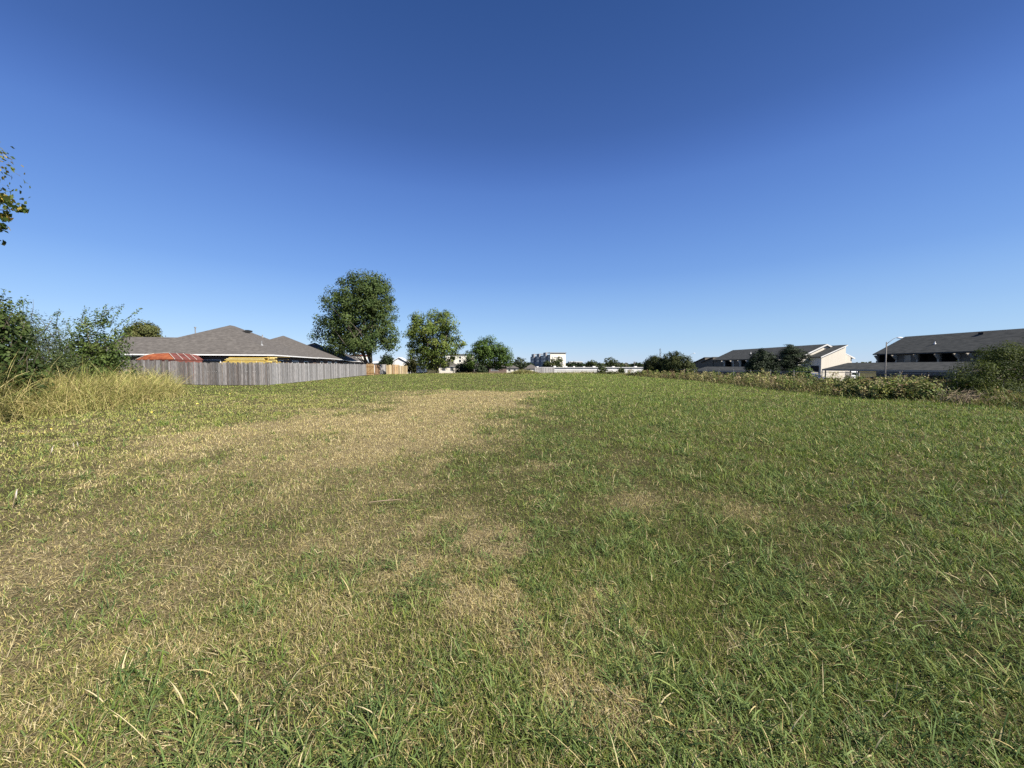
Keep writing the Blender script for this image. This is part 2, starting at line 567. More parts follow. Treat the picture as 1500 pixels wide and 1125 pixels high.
def sector(n, r0, r1, p, half=math.radians(74)):
    """n points of a sector in front of the camera, density falling as r^-p"""
    u = rng.random(n)
    e = 2 - p
    r = (r0 ** e + u * (r1 ** e - r0 ** e)) ** (1 / e)
    a = rng.uniform(-half, half, n)
    return r * np.sin(a), r * np.cos(a), r


def in_field(x, y):
    return (x < 19.5 + 0.02 * y) & (x > -21.0 - 0.07 * np.clip(y - 31, 0, 60)) | (x < 0) & (x > -36) & (y < 30.7) | (y > 80) & (x < 40)


def turf():
    parts = []
    # short fine turf, thick near, sparser and wider far
    for n, r0, r1, p, segs, hf in ((330000, 0.2, 3.2, 0.30, 2, 120), (940000, 3.2, 95.0, 1.66, 2, 72)):
        x, y, r = sector(n, r0, r1, p, math.radians(hf))
        ok = in_field(x, y)
        x, y, r = x[ok], y[ok], r[ok]
        n = len(x)
        far = np.clip(r / 3.2, 1, None)
        lush = fbm(x / 1.1, y / 1.1, 13, 3)
        d = dry_map(x, y)
        h = rng.uniform(0.03, 0.078, n) * (0.35 + 1.2 * lush) * (1 - 0.25 * d) * (1 + 0.55 * sstep(-0.5, 4.5, x)) * far ** 0.24
        w = rng.uniform(0.0019, 0.0036, n) * far ** 0.76
        az = rng.uniform(0, 2 * math.pi, n)
        tilt = np.abs(rng.normal(0.8, 0.45, n))
        bend = rng.uniform(0.1, 1.0, n)
        P = np.stack([x, y, gz(x, y) - 0.004], -1)
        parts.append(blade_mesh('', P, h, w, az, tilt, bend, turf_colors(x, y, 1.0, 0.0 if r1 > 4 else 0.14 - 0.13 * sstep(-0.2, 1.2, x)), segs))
    # thick short straw stubble of the worn strip
    n = 380000
    x, y, r = sector(n, 1.8, 27.0, 1.25, math.radians(62))
    keep = rng.random(n) < 1.3 * dry_map(x, y) - 0.16
    x, y, r = x[keep], y[keep], r[keep]
    n = len(x)
    far = np.clip(r / 3.2, 1, None)
    c = STRAWS[rng.integers(0, 5, n)] * rng.uniform(0.5, 1.2, (n, 1))
    parts.append(blade_mesh('', np.stack([x, y, gz(x, y) - 0.004], -1), rng.uniform(0.02, 0.05, n) * far ** 0.2, rng.uniform(0.0016, 0.003, n) * far ** 0.72, rng.uniform(0, 6.283, n),
                            np.abs(rng.normal(0.7, 0.45, n)), rng.uniform(0, 0.9, n), c, 2))
    # flat thatch: dead bits lying on the soil
    n = 180000
    x, y, r = sector(n, 0.3, 26.0, 1.25)
    keep = rng.random(n) < 0.40 - 0.22 * sstep(-0.2, 1.2, x) + 0.60 * dry_map(x, y)
    keep &= in_field(x, y)
    x, y, r = x[keep], y[keep], r[keep]
    n = len(x)
    far = np.clip(r / 3.0, 1, None)
    P = np.stack([x, y, gz(x, y) + rng.uniform(0.002, 0.022, n)], -1)
    parts.append(blade_mesh('', P, rng.uniform(0.03, 0.10, n), rng.uniform(0.0018, 0.0036, n) * far ** 0.8, rng.uniform(0, 6.283, n),
                            rng.normal(1.45, 0.14, n), rng.uniform(-0.1, 0.25, n),
                            STRAWS[rng.integers(0, 4, n)] * rng.uniform(0.75, 1.15, (n, 1)), 2))
    # crabgrass rosettes: wider, longer blades spreading from a crown
    m = 26000
    cx, cy, r = sector(m, 0.5, 22.0, 1.35)
    clump = 0.45 * fbm(cx / 1.1, cy / 1.1, 17, 3) + 0.55 * fbm(cx / 0.34, cy / 0.34, 19, 2)
    side = 0.20 + 0.75 * sstep(-1.2, 1.5, cx) + 0.60 * (1 - sstep(1.6, 4.2, cy)) * sstep(-3.0, -0.8, cx)
    keep = (rng.random(m) < side * sstep(0.40, 0.60, clump) * 1.6 * (1 - 0.9 * dry_map(cx, cy))) & in_field(cx, cy)
    cx, cy, r = cx[keep], cy[keep], r[keep]
    nb = 13
    sz = rng.uniform(0.55, 1.25, len(cx)) * (1 + 0.25 * sstep(1, 5, cx))
    X = np.repeat(cx, nb) + rng.normal(0, 0.022, len(cx) * nb)
    Y = np.repeat(cy, nb) + rng.normal(0, 0.022, len(cx) * nb)
    S, R = np.repeat(sz, nb), np.repeat(r, nb)
    n = len(X)
    far = np.clip(R / 4.0, 1, None)
    ros = np.array([(0.112, 0.164, 0.046), (0.158, 0.210, 0.066), (0.086, 0.132, 0.040), (0.188, 0.225, 0.064)])
    g = np.repeat(ros[rng.integers(0, 4, len(cx))], nb, axis=0) * rng.uniform(0.8, 1.3, (n, 1))
    dead = rng.random(n) < 0.07
    g[dead] = STRAWS[rng.integers(0, 3, dead.sum())]
    parts.append(blade_mesh('', np.stack([X, Y, gz(X, Y)], -1), (0.045 + 0.12 * rng.random(n) ** 1.4) * S * far ** 0.1,
                            rng.uniform(0.0032, 0.0066, n) * far ** 0.62, rng.uniform(0, 6.283, n),
                            np.abs(rng.normal(0.7, 0.4, n)), rng.uniform(0.4, 1.7, n), g, 4))
    # taller tussocks dotted over the right half and the field edge
    m = 3000
    cx, cy, r = sector(m, 2.2, 26.0, 1.1)
    keep = (rng.random(m) < sstep(0.40, 0.65, fbm(cx / 2.5, cy / 2.5, 41, 3)) * (0.25 + 0.75 * sstep(-1, 5, cx)) * (1 - dry_map(cx, cy))) & in_field(cx, cy)
    cx, cy, r = cx[keep], cy[keep], r[keep]
    nb = 22
    X = np.repeat(cx, nb) + rng.normal(0, 0.06, len(cx) * nb)
    Y = np.repeat(cy, nb) + rng.normal(0, 0.06, len(cx) * nb)
    R = np.repeat(r, nb)
    n = len(X)
    far = np.clip(R / 4.0, 1, None)
    g = GREENS[rng.integers(0, len(GREENS), n)] * rng.uniform(0.85, 1.35, (n, 1))
    parts.append(blade_mesh('', np.stack([X, Y, gz(X, Y)], -1), rng.uniform(0.05, 0.15, n), rng.uniform(0.0035, 0.0065, n) * far ** 0.8,
                            rng.uniform(0, 6.283, n), np.abs(rng.normal(0.45, 0.25, n)), rng.uniform(0.3, 1.2, n), g, 3))
    # stray long stems, some dead, leaning across the turf
    n = 700
    x, y, r = sector(n, 1.3, 9.0, 1.1)
    far = np.clip(r / 4.0, 1, None)
    c = np.where((rng.random(n) < 0.45)[:, None], STRAWS[rng.integers(0, 2, n)] * 1.1, GREENS[rng.integers(0, 5, n)] * 1.2)
    parts.append(blade_mesh('', np.stack([x, y, gz(x, y) + 0.01], -1), rng.uniform(0.08, 0.24, n), rng.uniform(0.0015, 0.0032, n) * far ** 0.75,
                            rng.uniform(0, 6.283, n), rng.uniform(0.5, 1.45, n), rng.uniform(-0.1, 0.6, n), c, 3))
    V, polys, C = merge(parts)
    o = link('grass', np_mesh('grass', V, polys, C), M['blade'])
    tag(o, 'mown green and straw coloured grass covering the open field', 'grass', kind='stuff')


turf()


def weed_blades(n, xs, ys, hs, wmin, wmax, pal, tilt=0.25, bend=(0.3, 1.6), segs=4):
    c = pal[rng.integers(0, len(pal), n)] * rng.uniform(0.75, 1.25, (n, 1))
    return blade_mesh('', np.stack([xs, ys, gz(xs, ys) - 0.02], -1), hs, rng.uniform(wmin, wmax, n), rng.uniform(0, 6.283, n),
                      np.abs(rng.normal(0, tilt, n)), rng.uniform(*bend, n), c, segs)


YEL = np.array([(0.42, 0.385, 0.14), (0.35, 0.35, 0.11), (0.50, 0.445, 0.20), (0.25, 0.28, 0.08), (0.31, 0.255, 0.105), (0.19, 0.22, 0.06)])
TAN = np.array([(0.30, 0.22, 0.12), (0.22, 0.155, 0.09), (0.38, 0.30, 0.17), (0.16, 0.15, 0.06), (0.20, 0.20, 0.08)])
OLIVE = np.array([(0.11, 0.14, 0.04), (0.16, 0.17, 0.05), (0.08, 0.115, 0.03), (0.20, 0.18, 0.07)])


def left_front(y):
    return np.interp(y, [4, 8, 10.7, 13, 17, 20.5, 24, 27], [-13.2, -13.7, -14.2, -14.4, -16.0, -17.4, -20.9, -24.0])


def weeds_left():
    parts = []
    for n, pal, hh, ww, tl in ((56000, YEL * np.array([1.14, 1.07, 1.1]), (0.7, 2.1), (0.0065, 0.015), 0.4), (11000, OLIVE, (0.4, 1.2), (0.008, 0.016), 0.5), (8000, TAN, (0.2, 0.55), (0.010, 0.02), 0.6)):
        y = rng.uniform(5.5, 27.0, n)
        t = rng.random(n) ** 0.8
        x = left_front(y) - t * 6.0 + rng.normal(0, 0.22, n)
        lump = fbm(x / 1.6, y / 1.6, 51, 3)
        edge = 0.45 + 0.55 * sstep(0.0, 0.13, t)
        tail = 1 - 0.5 * sstep(22.5, 27, y)
        h = rng.uniform(*hh, n) * (0.55 + 0.8 * lump) * edge * tail
        parts.append(weed_blades(n, x, y, h, *ww, pal, tl, (0.5, 2.3)))
    V, P, C = merge(parts)
    o = link('tall_grass', np_mesh('tall_grass', V, P, C), M['blade'])
    tag(o, 'tall yellow unmown grass below the bushes on the left edge of the field', 'tall grass', kind='stuff')


weeds_left()


def right_front(y):
    return np.interp(y, [8, 14, 17, 19, 25, 31, 45, 56, 75], [17.4, 17.9, 17.5, 16.9, 17.6, 18.5, 19.6, 19.2, 18.6])


def weeds_right():
    parts = []
    for n, pal, hh, ww, tl, y0, y1, wid in ((18000, TAN * 0.9, (0.4, 1.0), (0.012, 0.028), 0.3, 23, 66, 5.0), (17000, OLIVE, (0.4, 0.95), (0.014, 0.03), 0.45, 9, 66, 4.5),
                                            (5000, YEL, (0.3, 0.8), (0.012, 0.026), 0.35, 22, 70, 3.5), (2500, TAN * 0.8, (0.3, 0.7), (0.010, 0.02), 0.4, 9, 23, 4.0)):
        y = y0 + (y1 - y0) * rng.random(n) ** 1.25
        t = rng.random(n)
        x = right_front(y) + t * wid + rng.normal(0, 0.25, n)
        lump = fbm(x / 1.8, y / 2.6, 61, 3)
        h = rng.uniform(*hh, n) * (0.45 + 1.0 * lump) * (0.45 + 0.55 * sstep(0.0, 0.3, t))
        h = h * np.where(y < 23, 0.8 + 0.2 * sstep(0.45, 0.9, t), 1.0)
        w = ww[0] * (1 + y / 90), ww[1] * (1 + y / 90).mean()
        parts.append(weed_blades(n, x, y, h, ww[0] * 1.3, ww[1] * 1.3, pal, tl))
    m = 620
    y = 17.6 + 46 * rng.random(m) ** 1.7
    x = right_front(y) + rng.random(m) * 4.2
    hh = rng.uniform(0.45, 1.15, m) * (0.5 + 0.9 * fbm(x / 1.8, y / 2.6, 61, 3)) * np.where(y < 24, 0.85, 1.0)
    nb = 34
    tt = rng.random(m * nb) ** 0.8
    X, Y, H = np.repeat(x, nb), np.repeat(y, nb), np.repeat(hh, nb)
    P = np.stack([X + rng.normal(0, .10, m * nb), Y + rng.normal(0, .10, m * nb), gz(X, Y) + H * tt], -1)
    nr = rng.normal(0, .7, (m * nb, 3)) + np.array([.1, -.2, .7]); nr /= np.linalg.norm(nr, axis=1)[:, None]
    pal = np.concatenate([OLIVE * 1.2, YEL * .8, TAN, np.array([(0.10, 0.15, 0.03), (0.14, 0.18, 0.04), (0.09, 0.13, 0.03)])])
    ci = rng.integers(0, len(pal), m)
    lc = np.repeat(pal[ci], nb, axis=0) * rng.uniform(.7, 1.3, (m * nb, 1))
    parts.append(leaf_mesh(P, nr, rng.uniform(.06, .14, m * nb) * (1 + Y / 80), lc, .5))
    # tawny fringe along the far edge of the field
    n = 9000
    x = rng.uniform(-18, 22, n)
    y = 76 + rng.random(n) * 8 + 1.5 * fbm(x / 5, x * 0, 3, 2)
    h = rng.uniform(0.15, 0.5, n) * (0.3 + 1.2 * fbm(x / 4, y / 4, 71, 2)) * (1 + 0.9 * sstep(6, 12, x))
    parts.append(weed_blades(n, x, y, h, 0.02, 0.05, np.concatenate([TAN, YEL, OLIVE]), 0.3, segs=2))
    n = 6000
    x = 2.4 + rng.normal(0, 1.6, n)
    y = 77.5 + rng.normal(0, 0.8, n)
    parts.append(weed_blades(n, x, y, rng.uniform(0.4, 1.25, n) * np.exp(-((x - 2.4) / 3.2) ** 2), 0.03, 0.06, np.concatenate([YEL, TAN, OLIVE]), 0.25, segs=2))
    V, P, C = merge(parts)
    o = link('tall_weeds', np_mesh('tall_weeds', V, P, C), M['blade'])
    tag(o, 'tan and brown tall weeds in a strip along the right and far edges of the field', 'weeds', kind='stuff')


weeds_right()


# ------------------------------------------------------------------ trees and shrubs
def crown_points(blobs, nclump, per, cr, core=0.35, zf=0.8):
    """leaf clumps through ellipsoids; returns leaf points, outward directions, clump index, clump centres"""
    vol = np.array([b[3] * b[4] * b[5] for b in blobs]) ** 0.75
    which = rng.choice(len(blobs), nclump, p=vol / vol.sum())
    B = np.array(blobs)
    d = rng.normal(0, 1, (nclump, 3))
    d /= np.linalg.norm(d, axis=1)[:, None]
    rr = np.where(rng.random(nclump) < 1 - core, rng.uniform(0.74, 1.0, nclump), rng.uniform(0.2, 0.75, nclump))
    lump = 0.84 + 0.32 * vnoise(d[:, 0] * 2.5 + 7, d[:, 1] * 2.5 + d[:, 2] * 3.1, 3)
    c = B[which, :3] + d * B[which, 3:6] * (rr * lump)[:, None]
    idx = np.repeat(np.arange(nclump), per)
    off = rng.normal(0, 1, (len(idx), 3))
    off *= np.minimum(1, 1.7 / np.linalg.norm(off, axis=1))[:, None]
    off = off * cr * rng.uniform(0.6, 1.3, nclump)[idx][:, None] * np.array([1, 1, zf])
    P = c[idx] + off
    out = d[idx] * 0.7 + off / (np.linalg.norm(off, axis=1)[:, None] + 1e-9) * 0.7
    return P, out, idx, c


def tree(name, label, base, blobs, nclump, per, cr, leaf, pal, trunk_r=0.2, trunks=None, limbs=10, mat='leaf', cat='tree', group=None,
         core=0.35, aspect=0.6, trunk_name='trunk', crown_name='crown', gnd=True, twigs=0, up=0.4, zf=0.8, tint=0.25, trunk_mat='bark'):
    """blobs in metres relative to the base; trunks: list of polylines relative to the base"""
    bx, by = base[0], base[1]
    bz = gz1(bx, by) if gnd else base[2]
    root = thing(name, label, cat, (bx, by, bz), 0, group)
    P, out, idx, cc = crown_points(blobs, nclump, per, cr, core, zf)
    ok = P[:, 2] > 0.04
    P, out, idx = P[ok], out[ok], idx[ok]
    n = len(P)
    nrm = out * 1.1 + rng.normal(0, 0.5, (n, 3)) + np.array([0, 0, up])
    nrm /= np.linalg.norm(nrm, axis=1)[:, None] + 1e-9
    ct = pal[rng.integers(0, len(pal), nclump)]
    lc = ct[idx] * 0.65 + pal[rng.integers(0, len(pal), n)] * 0.35
    lc = lc * (1 + tint * rng.uniform(-1, 1, (n, 1))) * rng.uniform(0.85, 1.15, nclump)[idx][:, None]
    V, polys, C = leaf_mesh(P, nrm, leaf * rng.uniform(0.65, 1.3, n), lc, aspect)
    link(crown_name, np_mesh(crown_name, V, polys, C), M[mat], root)
    mb = MB()
    B = np.array(blobs)
    if trunks is None:
        top = B[:, 2].mean()
        trunks = [[(0, 0, -0.1), (B[:, 0].mean() * 0.3, 0, top * 0.5), (B[:, 0].mean() * 0.7, B[:, 1].mean() * 0.6, top)]]
    for tl in trunks:
        k = len(tl)
        mb.tube(tl, [trunk_r * (1.25 - 0.95 * i / (k - 1)) if i else trunk_r * 1.3 for i in range(k)], 8)
    for _ in range(limbs):
        tl = random.choice(trunks)
        s = random.randrange(1, len(tl))
        a, b = Vector(tl[s - 1]), Vector(tl[s])
        p0 = a.lerp(b, random.uniform(0.3, 1.0))
        q = Vector(cc[random.randrange(nclump)])
        mid = p0.lerp(q, 0.5) + Vector((random.uniform(-.1, .1), random.uniform(-.1, .1), 0.08)) * (q - p0).length
        r0 = trunk_r * random.uniform(0.22, 0.42)
        mb.tube([p0, mid, q], [r0, r0 * 0.6, r0 * 0.18], 5)
        for _k in range(2):
            q2 = Vector(cc[int(np.argmin(np.linalg.norm(cc - np.array(mid) - rng.normal(0, cr * 2, 3), axis=1)))])
            mb.tube([mid, mid.lerp(q2, 0.55) + Vector((0, 0, 0.05)), q2], [r0 * 0.5, r0 * 0.3, r0 * 0.1], 4)
    for _ in range(twigs):
        p0 = Vector(cc[random.randrange(nclump)])
        dv = Vector((random.gauss(0, .5), random.gauss(0, .5), random.uniform(0.3, 1.2))).normalized() * random.uniform(0.5, 1.1)
        mb.tube([p0, p0 + dv * 0.55 + Vector((0.04, 0, 0)), p0 + dv], [0.012, 0.008, 0.004], 4)
    mb.build(trunk_name, M[trunk_mat], root, smooth=True)
    return root


G_COTTON = np.array([(0.050, 0.080, 0.022), (0.066, 0.098, 0.026), (0.042, 0.068, 0.022), (0.088, 0.118, 0.034), (0.074, 0.090, 0.028)])
G_LIGHT = np.array([(0.105, 0.15, 0.03), (0.14, 0.18, 0.038), (0.075, 0.115, 0.026), (0.165, 0.185, 0.045)])
G_MID = np.array([(0.07, 0.115, 0.024), (0.095, 0.14, 0.03), (0.05, 0.085, 0.02)])
G_DARK = np.array([(0.024, 0.038, 0.014), (0.034, 0.05, 0.018), (0.018, 0.03, 0.012)])
G_JUNI = np.array([(0.04, 0.055, 0.018), (0.055, 0.07, 0.022), (0.03, 0.044, 0.016), (0.09, 0.098, 0.03)])
G_OLIVE = np.array([(0.085, 0.09, 0.03), (0.11, 0.105, 0.035), (0.065, 0.075, 0.024)])
G_BUSH = np.array([(0.06, 0.095, 0.022), (0.085, 0.12, 0.03), (0.04, 0.068, 0.018), (0.12, 0.15, 0.045)])
G_GREYG = np.array([(0.10, 0.125, 0.065), (0.13, 0.15, 0.085), (0.075, 0.10, 0.05)])


def blobs_px(spec, Y, base, flat=0.8):
    """(px, py, half-width px, half-height px, depth offset m) -> ellipsoids relative to the base, each at its own distance"""
    out = []
    for px, py, hw, hh, dy in spec:
        p = at(px, py, Y + dy)
        k = (Y + dy) / F_PX
        out.append((p.x - base[0], p.y - base[1], p.z - base[2], hw * k, max(hw, hh) * k * flat, hh * k))
    return out


def tree_px(name, label, px, Y, spec, *a, **k):
    bx = (px - CX) / F_PX * Y
    base = (bx, Y, gz1(bx, Y))
    tr = k.pop('trunk_px', None)
    if tr:
        k['trunks'] = [[tuple(at(u, v, Y + dy) - Vector(base)) for (u, v, dy) in line] for line in tr]
    return tree(name, label, base, blobs_px(spec, Y, base), *a, **k)


# the big tree at the end of the fence
tree_px('shade_tree', 'tallest tree in the field, dense dark crown over the end of the wooden fence', 546, 71,
        [(530, 432, 38, 32, 0), (548, 450, 30, 40, 1.5), (497, 455, 31, 34, -1), (487, 487, 30, 30, 0), (522, 478, 36, 38, 2), (558, 490, 25, 28, 0), (510, 507, 28, 16, 1), (571, 503, 15, 13, -1), (532, 505, 26, 14, -2), (524, 414, 24, 15, 0), (552, 418, 20, 17, 1)],
        760, 60, 0.64, 0.33, G_COTTON * 1.15, trunk_r=0.27, limbs=30, core=0.4,
        trunk_px=[[(547, 552, 0), (544, 535, 0), (543, 515, 0), (546, 480, .5), (548, 440, 1)], [(545, 549, 0), (536, 530, 0), (530, 510, 0), (520, 480, -.5), (512, 450, -1)], [(543, 528, 0), (536, 500, 1), (530, 450, 1), (528, 420, 1)]])
# the lighter tree right of it
tree_px('shade_tree', 'bright green tree with several ragged leaders, second from the fence end', 640, 82,
        [(632, 482, 22, 26, 0), (612, 482, 14, 22, 1), (655, 478, 14, 22, -1), (646, 510, 26, 22, 0), (618, 512, 20, 20, 1), (602, 487, 11, 9, 0), (668, 500, 13, 10, -1), (676, 504, 7, 7, -1), (634, 528, 24, 14, 1), (610, 466, 8, 9, 1), (635, 461, 9, 8, 0), (652, 462, 8, 7, -.5)],
        360, 64, 0.56, 0.34, G_LIGHT * 1.12, trunk_r=0.3, limbs=22, core=0.4,
        trunk_px=[[(641, 550, 0), (640, 535, 0), (638, 515, 0), (632, 480, 0), (630, 460, 0)], [(640, 540, 0), (650, 515, -.5), (656, 480, -1)], [(639, 540, 0), (625, 515, .5), (612, 475, 1)]])
# the round one
tree_px('shade_tree', 'rounded green dome of a tree with short dark trunks, right of the ragged tree', 711, 86,
        [(718, 516, 26, 21, 0), (697, 524, 17, 15, 0), (738, 522, 15, 15, -1), (712, 510, 20, 14, 1), (745, 530, 8, 8, 0), (690, 532, 10, 7, 0), (727, 534, 16, 8, 1)],
        260, 60, 0.52, 0.32, G_MID * 1.1, trunk_r=0.22, limbs=18, core=0.35,
        trunk_px=[[(712, 550, 0), (714, 538, 0), (722, 520, 0)], [(711, 550, 0), (707, 538, 0), (700, 522, 0)], [(713, 548, 0), (718, 535, .5), (712, 512, .5)]])
tree_px('shade_tree', 'low dark tree tucked under the left side of the bright ragged tree', 607, 92,
        [(606, 534, 13, 11, 0), (598, 540, 8, 7, 0), (618, 540, 9, 8, 0)], 110, 20, 0.45, 0.44, G_OLIVE * 0.8, trunk_r=0.12, limbs=6)
tree_px('juniper_shrub', 'dark spreading juniper between the ragged tree and the domed tree', 678, 92,
        [(678, 541, 15, 8, 0), (680, 535, 8, 8, 0), (692, 541, 8, 6, 0)], 120, 24, 0.4, 0.36, G_DARK, trunk_r=0.1, limbs=5, mat='needle', cat='shrub')
tree_px('juniper_shrub', 'small dark shrub at the foot of the domed tree trunk', 706, 84,
        [(705, 542, 8, 7, 0)], 60, 20, 0.35, 0.36, G_DARK, trunk_r=0.08, limbs=4, mat='needle', cat='shrub')
tree_px('round_tree', 'small dark round tree behind the orange fence panels', 566, 104,
        [(566, 528, 9, 8, 0), (564, 533, 9, 5, 0)], 90, 22, 0.45, 0.45, G_DARK * 1.2, trunk_r=0.15, limbs=6)
# shrubs at the right edge of the field
tree_px('juniper_shrub', 'left and smaller of two touching dark shrubs at the far weedy edge', 958, 60,
        [(959, 536, 15, 14, 0), (952, 545, 9, 8, 0)], 260, 60, 0.28, 0.19, G_JUNI * 0.75, trunk_r=0.1, limbs=6, cat='shrub', core=0.3)
tree_px('juniper_shrub', 'right and larger of two touching dark shrubs, sunlit on one side', 990, 58,
        [(990, 534, 22, 17, 0), (1005, 543, 13, 12, 0), (978, 543, 14, 13, 0), (990, 550, 20, 8, 0)], 520, 60, 0.28, 0.19, G_JUNI * 0.9, trunk_r=0.12, limbs=8, cat='shrub', core=0.3)
tree_px('shrub', 'small upright dark shrub standing in the far tan weeds', 882, 78, [(882, 543, 6, 8, 0), (884, 548, 7, 4, 0)], 60, 18, 0.3, 0.32, G_JUNI, trunk_r=0.08, limbs=4, cat='shrub')
tree_px('shrub', 'little round dark shrub before the long white building', 910, 90, [(910, 543.5, 4, 5, 0)], 26, 16, 0.3, 0.34, G_JUNI, trunk_r=0.06, limbs=3, cat='shrub')
tree_px('shrub', 'low wide green shrub right of the upright dark shrub in the far weeds', 897, 74, [(896, 549, 9, 4, 0), (903, 549, 6, 4, 0)], 60, 16, 0.3, 0.3, G_OLIVE, trunk_r=0.06, limbs=3, cat='shrub')
# trees before the townhouses
tree_px('round_tree', 'dense dark round tree in front of the farther townhouse', 1116, 60,
        [(1116, 527, 15, 15, 0), (1106, 538, 12, 14, 0), (1128, 537, 12, 14, 0), (1116, 543, 20, 10, 0)], 440, 60, 0.28, 0.19, G_DARK * 0.8, trunk_r=0.12, limbs=10, mat='needle', core=0.3)


def layered_pine():
    px, Y = 1160, 60
    bx = (px - CX) / F_PX * Y
    base = (bx, Y, gz1(bx, Y))
    spec = []
    for (u, v, hw, hh) in ((1157, 507, 7, 4), (1160, 512, 12, 4), (1153, 517, 12, 4), (1168, 517, 12, 3.5), (1147, 523, 10, 3.5), (1163, 523, 17, 4), (1177, 521, 8, 3), (1150, 530, 14, 4), (1170, 530, 13, 4),
                           (1145, 536, 9, 3.5), (1160, 537, 15, 4), (1179, 533, 8, 3), (1156, 543, 13, 4), (1170, 541, 10, 4), (1183, 527, 5, 2.5)):
        spec.append((u, v, hw, hh, random.uniform(-1.2, 1.2)))
    tree('pine_tree', 'dark layered pine with flat boughs beside the dense round tree', base, blobs_px(spec, Y, base, 0.75), 330, 70, 0.32, 0.17, G_DARK * 0.9,
         trunk_r=0.16, limbs=26, mat='needle', aspect=0.4, up=0.9, core=0.3, zf=0.28,
         trunks=[[tuple(at(1160, 560, Y) - Vector(base)), tuple(at(1159, 535, Y) - Vector(base)), tuple(at(1157, 507, Y) - Vector(base))]])


layered_pine()
tree_px('shrub', 'loose light green bush below the layered pine', 1172, 42, [(1172, 547, 13, 8, 0), (1164, 550, 10, 7, 0), (1180, 543, 6, 6, 0)], 120, 20, 0.2, 0.2, G_BUSH, trunk_r=0.06, limbs=8, cat='shrub')
tree_px('round_tree', 'thin olive round tree beside the tan house, left of its roof', 205, 52,
        [(210, 490, 22, 18, 0), (198, 500, 18, 18, 0), (218, 500, 14, 14, 0)], 240, 60, 0.34, 0.24, G_OLIVE * 1.4, trunk_r=0.16, limbs=14, core=0.4)

def leafy_shoots(root, Y, n, size=.11, pal=None):
    """thin arching shoots with leaves, standing out of the top of a bush"""
    crown = [c for c in root.children if c.name.startswith('crown')][0]
    co = np.empty(len(crown.data.vertices) * 3, np.float32)
    crown.data.vertices.foreach_get('co', co)
    co = co.reshape(-1, 3)
    top = co[co[:, 2] > np.percentile(co[:, 2], 72)]
    P, mb = [], MB()
    for _ in range(n):
        a = Vector(top[random.randrange(len(top))].tolist())
        d = Vector((random.gauss(0, .45), random.gauss(0, .3), random.uniform(.6, 1.2))).normalized() * random.uniform(.5, 1.1)
        b = a + d + Vector((d.x * .3, d.y * .3, -.08))
        c = a + d * .5 + Vector((0, 0, .07))
        mb.tube([a - d * .5, a, c, b], [.012, .010, .007, .003], 4)
        for _k in range(26):
            t = random.random()
            q = a.lerp(c, t * 2) if t < .5 else c.lerp(b, t * 2 - 1)
            P.append((q.x + random.gauss(0, .05), q.y + random.gauss(0, .05), q.z + random.gauss(0, .045)))
    nn = len(P)
    nr = rng.normal(0, 1, (nn, 3)); nr /= np.linalg.norm(nr, axis=1)[:, None]
    V, Q, C = leaf_mesh(np.array(P), nr, rng.uniform(size * .7, size * 1.3, nn), (G_BUSH * 1.2)[rng.integers(0, 4, nn)], .4)
    link('shoot_leaves', np_mesh('shoot_leaves', V, Q, C), M['leaf'], root)
    mb.build('shoot_stems', M['bark'], root)['kind'] = 'stuff'


